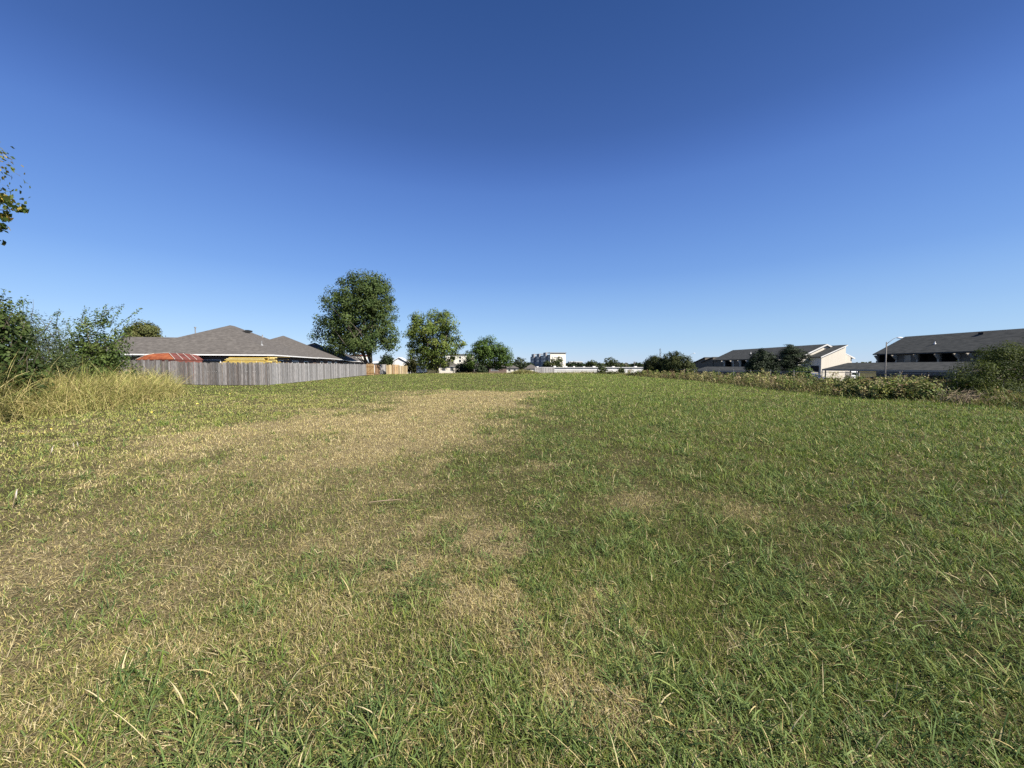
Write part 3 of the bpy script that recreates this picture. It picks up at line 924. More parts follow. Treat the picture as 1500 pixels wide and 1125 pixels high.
# left bushes
def left_bushes():
    dk = tree_px('bush', 'dark leafy tree on the far left edge with bare twigs above it', -5, 13.5,
            [(8, 500, 40, 42, 0), (-40, 490, 50, 60, 0), (30, 540, 32, 34, -.4), (0, 470, 26, 28, .3), (10, 570, 40, 28, -1), (-20, 560, 40, 40, -.5), (45, 555, 26, 24, -.6)],
            215, 36, 0.20, 0.15, G_BUSH * 0.75, trunk_r=0.09, limbs=22, cat='bush', twigs=26, tint=0.35)
    ft = tree_px('bush', 'grey green feathery bush between the dark left tree and the spiky bush', 55, 17.5,
            [(52, 492, 32, 28, 0), (30, 485, 24, 24, .5), (72, 515, 24, 22, -.3), (55, 535, 44, 30, -.6), (90, 540, 26, 24, -.4)],
            300, 44, 0.24, 0.11, np.concatenate([G_GREYG * 0.75, G_BUSH * 0.85]), trunk_r=0.08, limbs=20, cat='bush', twigs=20, aspect=0.3, tint=0.35)
    r = tree_px('bush', 'green bush with upright spiky shoots rising above the yellow grass', 142, 20,
                [(140, 505, 36, 32, 0), (125, 490, 24, 20, 0), (160, 495, 24, 26, -.4), (118, 525, 28, 30, .4), (160, 535, 30, 26, -.6), (135, 545, 40, 24, -.8), (172, 530, 16, 22, 0), (155, 470, 12, 14, 0)],
                210, 44, 0.21, 0.12, G_BUSH * 1.1, trunk_r=0.09, limbs=22, cat='bush', twigs=14, tint=0.35)
    for root, yy, n_ in ((dk, 13.5, 16), (ft, 17.5, 24), (r, 20, 16)):
        leafy_shoots(root, yy, n_)
    # upright shoots
    base = Vector(r.location)
    Pp = []
    for (u0, v0, u1, v1) in ((150, 480, 156, 447), (160, 478, 178, 449), (168, 482, 207, 452), (140, 480, 142, 456), (175, 492, 190, 470), (104, 492, 96, 470), (128, 478, 124, 462)):
        a, b = at(u0, v0, 20) - base, at(u1, v1, 20 + random.uniform(-.4, .4)) - base
        sh = MB()
        sh.tube([a, a.lerp(b, .5) + Vector((-.04, 0, .03)), b], [.014, .01, .004], 5)
        sh.build('shoot', M['bark'], r)
        for k in range(60):
            t = random.random()
            Pp.append(tuple(a.lerp(b, t) + Vector((random.gauss(0, .06), random.gauss(0, .06), random.gauss(0, .05)))))
    n = len(Pp)
    nr = rng.normal(0, 1, (n, 3)); nr /= np.linalg.norm(nr, axis=1)[:, None]
    V, P, C = leaf_mesh(np.array(Pp), nr, rng.uniform(.08, .15, n), (G_BUSH * 1.5)[rng.integers(0, 4, n)], .4)
    link('shoot_leaves', np_mesh('shoot_leaves', V, P, C), M['leaf'], r)


left_bushes()


def overhanging_tree():
    base = (-15.0, 7.4, gz1(-15.0, 7.4))
    Y = 7.8
    b = Vector(base)
    blobs = blobs_px([(-75, 305, 44, 34, 0), (-185, 290, 90, 70, .3), (-150, 240, 120, 110, 0), (-200, 330, 110, 90, .5), (4, 290, 11, 6, 0), (24, 304, 11, 4, .05), (6, 318, 7, 7, 0), (0, 334, 8, 3, 0), (-8, 262, 6, 4, 0), (-14, 350, 10, 3, .1)], Y, base)
    # denser count in the sprig that reaches into view
    r = tree('shade_tree', 'tree beyond the left edge, sprig of green and yellow leaves against the sky', base, blobs[:4], 210, 30, 0.2, 0.10,
             np.concatenate([G_BUSH, G_BUSH, np.array([(0.30, 0.22, 0.05)])]), trunk_r=0.16, limbs=26,
             trunks=[[(0, 0, -.1), (-.1, .1, 1.6), (.2, .2, 3.2), (.9, .3, 4.6), (1.6, .4, 5.6)], [(0.2, .2, 3.2), (2.2, .4, 4.4), (3.6, .4, 4.75)]])
    P, out, idx, cc = crown_points(blobs[4:], 26, 8, 0.045, 0.6)
    n = len(P)
    nr = out + rng.normal(0, .8, (n, 3)); nr /= np.linalg.norm(nr, axis=1)[:, None]
    pal = np.concatenate([G_BUSH * 0.9, G_BUSH, np.array([(0.42, 0.29, 0.07), (0.34, 0.27, 0.06)])])
    V, Q, C = leaf_mesh(P, nr, rng.uniform(.075, .13, n), pal[rng.integers(0, len(pal), n)], .75)
    link('sprig_leaves', np_mesh('sprig_leaves', V, Q, C), M['leaf'], r)
    mb = MB()
    s = at(-60, 318, Y) - b
    for (u, v) in ((30, 307), (12, 294), (10, 322), (2, 336), (-2, 350), (4, 290)):
        e = at(u, v, Y) - b
        mb.tube([s, s.lerp(e, .6) + Vector((0, 0, .05)), e], [.018, .010, .004], 5)
    mb.build('sprig_twigs', M['bark'], r)


overhanging_tree()


def right_shrubs():
    tree_px('bush', 'large dark bush with a yellow green sunlit top at the right edge', 1462, 17.5,
            [(1470, 535, 36, 32, .5), (1440, 553, 34, 24, 0), (1490, 545, 40, 38, .6), (1410, 558, 28, 18, .2), (1468, 520, 22, 16, .5), (1500, 520, 24, 20, 1), (1460, 575, 44, 18, -.3), (1530, 550, 50, 40, .8)],
            640, 64, 0.2, 0.085, np.concatenate([G_BUSH * 0.55, np.array([(0.12, 0.14, 0.025), (0.10, 0.12, 0.025)])]), trunk_r=0.08, limbs=24, cat='bush', twigs=10, aspect=0.35, tint=0.3)
    k = 0
    G_MIX = np.concatenate([G_BUSH * 1.25, G_LIGHT * 0.95, OLIVE * 1.2, np.array([(0.22, 0.17, 0.07), (0.18, 0.17, 0.06)])])
    labels = ['leafy green shrub in the weed strip directly left of the grey dead brush', 'leafy shrub below the street lamp in the weed strip',
              'low leafy shrub in the weeds just left of the street lamp', 'wide leafy shrub in the weeds before the white van',
              'reddish topped shrub behind the leafy ones near the lamp foot', 'small pale green shrub at the lit cream wall end of the weed strip']
    for (px, Y, spec, pal) in ((1350, 17.6, [(1348, 575, 20, 15, 0), (1362, 579, 14, 12, 0)], G_MIX), (1308, 18.6, [(1305, 574, 19, 14, 0), (1322, 578, 14, 10, 0)], G_MIX),
                               (1278, 19.6, [(1276, 572, 18, 11, 0), (1262, 575, 12, 10, 0)], G_MIX), (1240, 21.4, [(1243, 566, 13, 9, 0), (1255, 563, 10, 8, 0)], G_MIX),
                               (1318, 20.5, [(1318, 562, 22, 8, 0), (1340, 563, 12, 8, 0)], np.concatenate([TAN * 1.1, G_BUSH * 1.3, np.array([(0.22, 0.11, 0.06)])])),
                               (1212, 24.5, [(1214, 566, 12, 7, 0)], np.concatenate([G_BUSH, OLIVE * 1.2]))):
        tree_px('leafy_shrub', labels[k], px, Y, spec, 90, 30, 0.24, 0.12, pal, trunk_r=0.03, limbs=10, cat='shrub', group='leafy shrubs in the right weed strip', twigs=6, tint=0.4, trunk_mat='twig')
        k += 1
    # grey dead brush
    bx, by = 18.9, 16.2
    mb = MB()
    for _ in range(85):
        a = Vector((random.gauss(0, .38), random.gauss(0, .3), random.uniform(0, .15)))
        dv = Vector((random.gauss(.3, .7), random.gauss(0, .4), random.uniform(.2, 1.0))).normalized() * random.uniform(.35, .85)
        c = a + dv * .5 + Vector((random.gauss(0, .05), random.gauss(0, .05), .05))
        e = a + dv + Vector((random.uniform(-.05, .25), 0, -.12))
        mb.tube([a, c, e], [.009, .007, .003], 4)
        mb.tube([c, c + Vector((random.gauss(0, .2), random.gauss(0, .12), random.uniform(-.05, .2)))], [.006, .002], 3)
    o = mb.build('dead_brush', M['twig'])
    o.location = (bx, by, gz1(bx, by))
    tag(o, 'tangle of bare grey dead twigs below the large dark bush', 'brush')
    # a feathery tall grass plume leaning at the right
    b0 = at(1497, 606, 14.5)
    root = thing('plume_grass', 'tall pale plumed grass stalk leaning left at the right edge', 'plant', (b0.x, b0.y, gz1(b0.x, b0.y)))
    s, P = MB(), []
    rel = Vector((b0.x, b0.y, gz1(b0.x, b0.y)))
    for (pts) in ([(1497, 604), (1480, 590), (1462, 575), (1455, 567)], [(1498, 604), (1490, 588), (1480, 574), (1472, 571)], [(1499, 606), (1500, 590), (1494, 580)]):
        pp = [at(u, v, 14.5) - rel for u, v in pts]
        s.tube(pp, [.012, .009, .006, .003][:len(pp)], 4)
        for q in range(110):
            t = random.random() * (len(pp) - 1)
            i = min(int(t), len(pp) - 2)
            c = pp[i].lerp(pp[i + 1], t - i)
            P.append(tuple(c + Vector((random.gauss(0, .035), random.gauss(0, .035), random.gauss(0, .03)))))
    s.build('stalk', M['twig'], root)
    n = len(P)
    nr = rng.normal(0, 1, (n, 3)); nr /= np.linalg.norm(nr, axis=1)[:, None]
    V, Q, C = leaf_mesh(np.array(P), nr, rng.uniform(.06, .13, n), np.concatenate([YEL * .8, TAN])[rng.integers(0, 11, n)], .3)
    link('plume', np_mesh('plume', V, Q, C), M['leaf'], root)
    # a bare pale stake in the weeds
    p = at(1324, 580, 18.6)
    mb = MB()
    mb.tube([(0, 0, 0), (.01, 0, .6), (-.02, 0, 1.15)], [.02, .018, .012], 5)
    mb.tube([(-.01, 0, .9), (-.12, .03, 1.2)], [.012, .006], 4)
    mb.tube([(-.01, 0, .98), (.1, .02, 1.22)], [.012, .006], 4)
    o = mb.build('dead_sapling', M['twig'])
    o.location = (p.x, p.y, gz1(p.x, p.y))
    tag(o, 'thin pale forked dead sapling standing in the weeds right of the lamp post', 'sapling')


right_shrubs()

# ------------------------------------------------------------------ wooden fence
def picket_run(mb, p0, p1, h, pw=0.14, pal=None, lean=0.012, hv=0.035):
    a, b = Vector((*p0, 0)), Vector((*p1, 0))
    L = (b - a).length
    u = (b - a) / L
    nrm = Vector((u.y, -u.x, 0))
    k = int(L / (pw + 0.011))
    for i in range(k):
        s = (i + 0.5) * L / k
        c = a + u * s
        z0 = gz1(c.x, c.y) + 0.03
        hh = h + random.gauss(0, hv)
        sh = random.gauss(0, lean)
        kk = random.uniform(0.62, 1.3)
        mb.col = tuple(x * kk for x in random.choice(pal))
        w = pw / 2
        off = nrm * random.uniform(-0.006, 0.006)
        q = [c - u * w + off, c + u * w + off]
        top = [c - u * w + off + u * sh, c + u * w + off + u * sh]
        t = nrm * 0.018
        vs = []
        for d in (Vector((0, 0, 0)), t):
            vs += [(q[0] + d).to_tuple()[:2] + (z0,), (q[1] + d).to_tuple()[:2] + (z0,), (top[1] + d).to_tuple()[:2] + (z0 + hh,), (top[0] + d).to_tuple()[:2] + (z0 + hh,)]
        mb.solid(vs, [(0, 1, 2, 3), (7, 6, 5, 4), (0, 4, 5, 1), (1, 5, 6, 2), (2, 6, 7, 3), (3, 7, 4, 0)])


GREYW = [(0.165, 0.150, 0.138), (0.21, 0.193, 0.18), (0.14, 0.125, 0.113), (0.185, 0.174, 0.165), (0.16, 0.14, 0.125)]
GREYL = [(0.235, 0.225, 0.215), (0.275, 0.262, 0.25), (0.195, 0.185, 0.175), (0.25, 0.243, 0.235)]
TANW = [(0.33, 0.21, 0.10), (0.38, 0.26, 0.13), (0.28, 0.175, 0.085)]
PALEW = [(0.34, 0.26, 0.145), (0.40, 0.32, 0.19), (0.28, 0.20, 0.11)]
BROWNW = [(0.20, 0.12, 0.07), (0.24, 0.15, 0.085)]

C0, C1, C2 = (-33.5, 30.9), (-20.0, 31.7), (-25.0, 66.0)


def wood_fence():
    f = thing('wooden_fence', 'weathered grey wooden picket fence around the tan roofed house', 'fence', (C1[0], C1[1], 0))
    org = Vector((C1[0], C1[1], 0))

    def run(p0, p1, pal, n, name='picket_panel', h=1.83):
        for i in range(n):
            a = Vector(p0).lerp(Vector(p1), i / n)
            b = Vector(p0).lerp(Vector(p1), (i + 1) / n)
            mb = MB()
            picket_run(mb, (a.x, a.y), (b.x, b.y), h + random.gauss(0, 0.012), pal=pal)
            mb.v = [(x - org.x, y - org.y, z) for x, y, z in mb.v]
            mb.build(name, M['picket'], f)
            # rails and post on the yard side
            u = (b - a).normalized()
            back = Vector((-u.y, u.x))
            r = MB(); r.col = random.choice(pal)
            for zz in (0.35, 1.0, 1.6):
                p, q = a + back * 0.03 - Vector(org[:2]), b + back * 0.03 - Vector(org[:2])
                r.tube([(p.x, p.y, zz + gz1(a.x, a.y)), (q.x, q.y, zz + gz1(b.x, b.y))], 0.035, 4)
            r.build('rail', M['picket'], f)
            pm = MB(); pm.col = random.choice(pal)
            pc = a + back * 0.10 - Vector(org[:2])
            z0 = gz1(a.x, a.y)
            pm.box(pc.x - .045, pc.y - .045, z0, pc.x + .045, pc.y + .045, z0 + 1.75)
            pm.build('post', M['picket'], f)
    run(C0, C1, GREYW, 6)
    run(C1, C2, GREYL, 15)
    # orange-tan braced gate at the far corner
    g = thing('wooden_gate', 'orange tan braced wooden gate panel at the far end of the grey fence', 'gate', (C2[0], C2[1], gz1(*C2)))
    mb = MB()
    w, h = 1.35, 1.95
    for i in range(9):
        mb.col = random.choice(TANW)
        mb.box(i * w / 9 + .004, 0, .05, (i + 1) * w / 9 - .004, .018, h + random.gauss(0, .03))
    mb.build('picket_panel', M['board'], g)
    mb = MB(); mb.col = (0.30, 0.17, 0.07)
    mb.box(0.02, -.045, .35, w - .02, -.003, .45); mb.box(0.02, -.045, 1.45, w - .02, -.003, 1.55)
    mb.slab([(.05, -.04, .47), (.17, -.04, .47), (w - .05, -.04, 1.43), (w - .17, -.04, 1.43)], (0, .036, 0))
    mb.build('brace', M['board'], g)
    # the mixed fence of the next yard
    f2 = thing('wooden_fence', 'patchwork fence of brown, grey and honey coloured panels beyond the gate', 'fence', (-24.0, 71, 0))
    for (pa, pb, ya, yb, pal, hh) in ((550, 556.5, 70, 72, BROWNW, 1.8), (557, 566, 73, 74.5, GREYL, 1.85), (566.5, 575, 73, 73.5, PALEW, 1.75), (575.3, 585, 73.5, 74, TANW, 1.8), (585.3, 597, 74, 75, PALEW, 1.6)):
        a = ((pa - CX) / F_PX * ya, ya); b = ((pb - CX) / F_PX * yb, yb)
        mb = MB()
        picket_run(mb, a, b, hh, pal=pal)
        mb.v = [(x + 24.0, y - 71, z) for x, y, z in mb.v]
        mb.build('picket_panel', M['board'], f2)
        mb = MB(); mb.col = pal[0]
        mb.box(a[0] + 24 - .06, a[1] - 71 - .12, gz1(*a), a[0] + 24 + .06, a[1] - 71 - .03, gz1(*a) + hh + .1)
        mb.build('post', M['board'], f2)


wood_fence()


def far_fence():
    a, b = at(783, 545, 118), at(812, 545, 122)
    f = thing('wooden_fence', 'short stretch of grey fence before the left end of the white warehouse', 'fence', (a.x, a.y, 0))
    m = MB()
    picket_run(m, (a.x, a.y), (b.x, b.y), 1.9, pal=GREYL)
    m.v = [(x - a.x, y - a.y, z) for x, y, z in m.v]
    m.build('picket_panel', M['picket'], f)
    for t in (0, .33, .66, 1):
        p = a.lerp(b, t); z = gz1(p.x, p.y)
        q = MB(); q.col = GREYL[0]; q.box(p.x - a.x - .05, p.y - a.y + .03, z, p.x - a.x + .05, p.y - a.y + .13, z + 1.85); q.build('post', M['picket'], f)


far_fence()

# ------------------------------------------------------------------ houses on the left
HT = math.atan(0.2)


def hip_roof(mb, x0, x1, y0, y1, ze, pitch, ov=0.5, th=0.16, ridge=None):
    """closed hip roof; ridge along the longer side"""
    x0 -= ov; x1 += ov; y0 -= ov; y1 += ov
    w, d = x1 - x0, y1 - y0
    run = min(w, d) / 2
    h = run * pitch
    if w >= d:
        A, B = (x0 + run, (y0 + y1) / 2, ze + h), (x1 - run, (y0 + y1) / 2, ze + h)
        if w - d < 0.2: A = B = ((x0 + x1) / 2, (y0 + y1) / 2, ze + h)
    else:
        A, B = ((x0 + x1) / 2, y0 + run, ze + h), ((x0 + x1) / 2, y1 - run, ze + h)
    c = [(x0, y0, ze), (x1, y0, ze), (x1, y1, ze), (x0, y1, ze)]
    if A == B:
        mb.solid(c + [A], [(0, 1, 4), (1, 2, 4), (2, 3, 4), (3, 0, 4), (3, 2, 1, 0)])
    elif w >= d:
        mb.solid(c + [A, B], [(0, 1, 5, 4), (1, 2, 5), (2, 3, 4, 5), (3, 0, 4), (3, 2, 1, 0)])
    else:
        mb.solid(c + [A, B], [(0, 1, 4), (1, 2, 5, 4), (2, 3, 5), (3, 0, 4, 5), (3, 2, 1, 0)])
    return A, B


def fascia_ring(x0, x1, y0, y1, ze, ov=0.5, t=0.03, h=0.12):
    mb = MB()
    x0 -= ov; x1 += ov; y0 -= ov; y1 += ov
    mb.box(x0 - t, y0 - t, ze - h, x1 + t, y0, ze - .004)
    mb.box(x0 - t, y1, ze - h, x1 + t, y1 + t, ze - .004)
    mb.box(x0 - t, y0, ze - h, x0, y1, ze - .004)
    mb.box(x1, y0, ze - h, x1 + t, y1, ze - .004)
    # soffit
    mb.box(x0, y0, ze - h + .02, x1, y1, ze - h + .05)
    return mb


def window(par, x0, z0, x1, z1, y, nx=-1, frame='fascia', axis='y', pane='glass'):
    """framed window set on a wall plane; axis 'y': wall y=const facing nx; axis 'x': wall x=const facing nx"""
    f, g = MB(), MB()
    t = 0.07
    def bx(m, a0, b0, a1, b1, d0, d1):
        lo, hi = sorted((y + nx * d0, y + nx * d1))
        if axis == 'y': m.box(a0, lo, b0, a1, hi, b1)
        else: m.box(lo, a0, b0, hi, a1, b1)
    bx(f, x0, z0, x0 + t, z1, -.02, .05); bx(f, x1 - t, z0, x1, z1, -.02, .05)
    bx(f, x0 + t, z1 - t, x1 - t, z1, -.02, .05); bx(f, x0 + t, z0, x1 - t, z0 + t, -.02, .06)
    bx(f, x0 + t, (z0 + z1) / 2 - .025, x1 - t, (z0 + z1) / 2 + .025, 0.0, .045)
    w = f.build('window', M[frame], par)
    bx(g, x0 + t, z0 + t, x1 - t, z1 - t, .004, .02)
    g.build('pane', M[pane], w)
    return w


def tan_house(name, label, corner, w, d, ze, pitch, wing=None, vents=(), rot=HT, group='tan hip roofed houses behind the fence'):
    h = thing(name, label, 'house', (corner[0], corner[1], gz1(*corner)), rot, group)
    mb = MB()
    mb.box(-w, 0, 0, 0, d, ze - .22)
    if wing: mb.box(-wing[0], 0.05, 0, -w + .0, wing[1], ze - .24)
    mb.build('wall', M['brick'], h)
    mb = MB()
    A, B = hip_roof(mb, -w, 0, 0, d, ze, pitch)
    if wing:
        wx, wd = wing
        x0, x1, y0, y1 = -wx - .5, -w + w * 0.5, -.515, wd + .5
        r = (y1 - y0) / 2
        zz = ze + .012
        t = zz + r * pitch
        ym = (y0 + y1) / 2
        mb.solid([(x0, y0, zz), (x1, y0, zz), (x1, ym, t), (x0, ym, t), (x0, y1, zz), (x1, y1, zz)], [(0, 1, 2, 3), (3, 2, 5, 4), (0, 3, 4), (1, 5, 2), (0, 4, 5, 1)])
    rf = mb.build('roof', M['shingle_tan'], h)
    fm = fascia_ring(-w, 0, 0, d, ze)
    if wing: fm.box(-wing[0] - .53, -.55, ze - .11, -w - .54, -.52, ze + .005); fm.box(-wing[0] - .53, -.5, ze - .11, -wing[0] - .505, wing[1] + .5, ze + .005)
    fm.build('fascia', M['fascia'], h)
    for (vx, vy, vh) in vents:
        # height of the roof at that place
        m_ = min(vx + w + .5, .5 - vx, vy + .5, d + .5 - vy)
        z = ze + m_ * pitch
        mb = MB()
        mb.tube([(vx, vy, z - .1), (vx, vy, z + vh)], .055, 8)
        mb.tube([(vx, vy, z - .05), (vx, vy, z + .14)], [.17, .07], 8)
        if vh > .5: mb.tube([(vx, vy, z + vh - .1), (vx, vy, z + vh)], .11, 8)
        mb.build('vent_pipe', M['galv'], rf)
    return h


H1 = tan_house('tan_house', 'nearest tan shingled house, low wing to its left, behind the grey fence', (-24.5, 39.0), 13.0, 14.0, 2.72, 0.50, wing=(14.2, 6.2),
               vents=((-9.2, 5.0, .95), (-1.6, 2.2, .45), (-4.2, 9.0, .3)))
for (a, b) in ((2.0, 3.4), (6.0, 8.2), (10.2, 11.8)):
    window(H1, a, 1.0, b, 2.2, 0.0, 1, axis='x')
for (a, b) in ((-10.5, -8.7), (-6.4, -4.4), (-2.6, -1.2)):
    window(H1, a, 1.0, b, 2.2, 0.0, -1)
for (vx, vy) in ((-4.9, 6.6), (-5.4, 8.4)):
    q = MB(); q.box(vx - .16, vy - .55, 2.72 + (.5 - vx) * .5 - .02, vx + .16, vy + .55, 2.72 + (.5 - vx) * .5 + .16)
    q.build('roof_vent', M['black'], [c for c in H1.children if c.name.startswith('roof')][0])
H2 = tan_house('tan_house', 'second tan shingled house in the row, showing between two roofs', (-28.0, 55.0), 13.0, 13.6, 2.7, 0.50, vents=((-8.5, 4.2, .8),))
for (a, b) in ((2.0, 3.4), (6.0, 8.2), (10.2, 11.8)):
    window(H2, a, 1.0, b, 2.2, 0.0, 1, axis='x')
H3 = tan_house('tan_house', 'third tan shingled house, half shaded by the tallest tree', (-31.6, 71.5), 13.0, 13.6, 2.7, 0.50)
for (a, b) in ((2.0, 3.4), (6.0, 8.2), (10.2, 11.8)):
    window(H3, a, 1.0, b, 2.2, 0.0, 1, axis='x')
H4 = tan_house('tan_house', 'farthest tan shingled house of the row, behind the tallest tree trunk', (-36.0, 90.0), 12.0, 12.0, 2.9, 0.42)


def rusty_shed():
    Y = 34.5
    p = at(250, 528, Y)
    s = thing('metal_shed', 'rusty orange metal shed whose low hipped roof rises above the fence', 'shed', (p.x, p.y, gz1(p.x, p.y)))
    o = s.location
    A, C, B = at(199, 528.5, 35.8) - o, at(256.5, 529, 34.0) - o, at(298, 528.5, 36.2) - o
    zb = 1.95
    for q in (A, B, C): q.z = zb
    D = A + B - C + Vector((0.6, 0.8, 0)); D.z = zb
    R0, R1, R2 = at(212, 520.8, 35.9) - o, at(226, 518.0, 36.2) - o, at(248, 517.2, 36.0) - o
    R3, R4 = at(272, 518.0, 37.0) - o, at(288, 519.6, 37.4) - o
    m = MB()
    w = [Vector((q.x * .96, q.y * .96, 0)) for q in (A, C, B, D)]
    m.slab(w, (0, 0, zb - .05)); m.build('wall', M['rust_dark'], s)
    def facet(pts, mat, name):
        m = MB(); m.slab([tuple(q) for q in pts], (0, .03, -.05)); return m.build(name, M[mat], s)
    facet([A, C, R2, R1, R0], 'rust', 'roof')
    rf = facet([C + Vector((.012, 0, 0)), B, R4, R3, R2 + Vector((.012, 0, 0))], 'rust_dark', 'roof')
    facet([R0, R1, R2, R3, R4, B, D, A], 'rust_dark', 'roof')
    for t in (0.0, .27, .52, .76):
        a = C.lerp(B, t); top = R2.lerp(R3, min(1, t * 1.6)) if t < .6 else R3.lerp(R4, (t - .6) * 2.5)
        q = MB(); q.tube([a + Vector((0, -.02, .02)), top + Vector((0, -.02, .02))], .03, 5); q.build('seam', M['seam'], rf)
    q = MB(); q.tube([A + Vector((0, -.02, .02)), R0 + Vector((0, -.02, .02)), R1 + Vector((0, -.02, .02)), R2 + Vector((0, -.02, .02))], .025, 5); q.build('seam', M['seam'], rf)


rusty_shed()


def lumber_pile():
    Y = 35.5
    p = at(370, 532, Y)
    z0 = gz1(p.x, p.y)
    r = thing('lumber_pile', 'pile of bright yellow boards stacked on a rack behind the fence', 'lumber', (p.x, p.y, z0), math.radians(2))
    for x in (-2.3, -.6, 1.1, 2.2):
        mb = MB(); mb.col = (0.2, 0.15, 0.1)
        mb.box(x - .06, -.6, 0, x + .06, -.48, 1.72); mb.box(x - .06, .5, 0, x + .06, .62, 1.72); mb.box(x - .06, -.48, 1.62, x + .06, .5, 1.72)
        mb.build('rack', M['board'], r)
    z = 1.73
    for k in range(7):
        half = 2.75 - .12 * k
        for j in range(5):
            b = MB()
            b.col = random.choice([(0.72, 0.52, 0.13), (0.78, 0.60, 0.20), (0.62, 0.42, 0.10), (0.80, 0.66, 0.30)])
            l = half * random.uniform(.72, 1.0)
            cx = random.uniform(-1, 1) * (half - l) - .1
            y0 = -.58 + j * .24
            t = random.uniform(.06, .085)
            ya = math.tan(random.gauss(0, .012))
            b.slab([(cx - l, y0 - l * ya, z), (cx + l, y0 + l * ya, z + random.gauss(0, .012)), (cx + l, y0 + .2 + l * ya, z + .004), (cx - l, y0 + .2 - l * ya, z + .002)], (0, 0, t - .012))
            b.build('board', M['board'], r)
        z += .098
    # a few long boards sticking out to the right
    for k in range(3):
        b = MB(); b.col = (0.45, 0.33, 0.12)
        b.box(1.6, -.5 + .3 * k, 2.42 - .24 * k - .03, 3.6 - .3 * k, -.36 + .3 * k, 2.42 - .24 * k)
        b.build('board', M['board'], r)


lumber_pile()


# ------------------------------------------------------------------ townhouses on the right
def townhouse_near():
    zg = -1.35
    rot = math.atan(-0.06)            # local +y runs away from the camera along the row, +x away from the field
    t = thing('townhouse_row', 'nearer charcoal roofed townhouse row at the right, upper balconies in shade', 'townhouse', (64.4, 68.0, zg), -rot)
    L, D, ze = 34.0, 11.0, 5.12       # length towards the camera, depth, eave height
    pitch = 0.52
    mb = MB()
    # wall with recessed balcony openings on the upper floor
    ops = [(0.3, 3.2), (6.6, 9.15), (9.6, 11.8)]
    z1, z2 = 2.75, 4.86
    def seg(a, b, lo, hi, m=mb, x0=0.0, x1=.25): m.box(x0, -b, lo, x1, -a, hi)
    seg(0, L, 0, z1); seg(0, L, z2, ze - .06)
    cur = 0.0
    for a, b in ops:
        if a > cur: seg(cur, a, z1, z2)
        cur = b
    seg(cur, L, z1, z2)
    mb.box(.25, -L, 0, D, -L + .25, ze - .06); mb.box(.25, -.25, 0, D, 0, ze - .06); mb.box(D - .25, -L + .25, 0, D, -.25, ze - .06)
    # far gable triangle and near gable triangle
    mb.slab([(0.0, -.25, ze - .05), (D, -.25, ze - .05), (D / 2, -.25, ze + D / 2 * pitch - .25)], (0, .24, 0))
    mb.slab([(0.0, -L, ze - .05), (D, -L, ze - .05), (D / 2, -L, ze + D / 2 * pitch - .25)], (0, .24, 0))
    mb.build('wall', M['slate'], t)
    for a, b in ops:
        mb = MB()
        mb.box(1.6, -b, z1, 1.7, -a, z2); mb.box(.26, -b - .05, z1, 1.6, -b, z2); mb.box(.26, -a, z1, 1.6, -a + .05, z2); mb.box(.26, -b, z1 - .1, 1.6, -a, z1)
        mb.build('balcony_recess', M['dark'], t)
    for (a, b) in ((1.7, 2.6), (7.9, 8.7)):
        window(t, -b, 3.0, -a, 4.7, 1.6, -1, 'greytrim', 'x')
    for (a, b) in ((4.6, 5.5), (14.0, 14.9), (15.1, 16.0), (20, 21.2), (24, 25.2)):
        window(t, -b, 3.3, -a, 4.7, 0.0, -1, 'greytrim', 'x')
    # railings
    for a, b in ops:
        r = MB()
        r.box(.05, -b, 3.55, .12, -a, 3.6)
        r.build('balcony_rail', M['black'], t)
    # projecting fins and posts in pale trim
    for s, pr in ((0.15, .14), (3.3, .55), (6.45, .3), (9.35, .3), (11.9, .5), (13.5, .65), (18.4, .55), (22.6, .55)):
        f = MB()
        f.box(-min(pr, .16), -s - .16, 2.4, -.003, -s + .02, ze - 1.151)
        f.slab([(-min(pr, .16), -s - .16, ze - 1.15), (-.003, -s - .16, ze - 1.15), (-.003, -s - .16, ze - .34), (-pr - .62, -s - .16, ze - .36)], (0, .18, 0))
        f.build('fin_wall', M['greytrim'], t)
    mb = MB()
    ov = .45
    for sgn in (0, 1):
        x_e, x_r = (-ov, D / 2) if sgn == 0 else (D + ov, D / 2)
        ze_, zr = ze - ov * pitch, ze + D / 2 * pitch
        mb.slab([(x_e, .3, ze_), (x_r, .3, zr), (x_r, -L - .3, zr), (x_e, -L - .3, ze_)], (0, 0, .16))
    rf = mb.build('roof', M['shingle_dark'], t)
    for (x, s, hh) in ((2.2, 7.0, .4), (3.6, 17.5, .5), (1.2, 26, .4)):
        z = ze + x * pitch
        p = MB(); p.tube([(x, -s, z), (x, -s, z + .16 + hh)], .07, 8); p.tube([(x, -s, z + .12), (x, -s, z + .34)], [.2, .08], 8)
        p.build('vent_pipe', M['white'], rf)
    for (x, s) in ((4.7, 11.0), (4.7, 17.0)):
        z = ze + x * pitch
        p = MB(); p.box(x - .25, -s - .3, z + .05, x + .25, -s + .3, z + .36)
        p.build('roof_vent', M['black'], rf)
    f = MB()
    f.box(-ov - .04, -L - .3, ze - ov * pitch - .02, -ov, .3, ze - ov * pitch + .15)
    f.build('fascia', M['shingle_dark'], t)


townhouse_near()


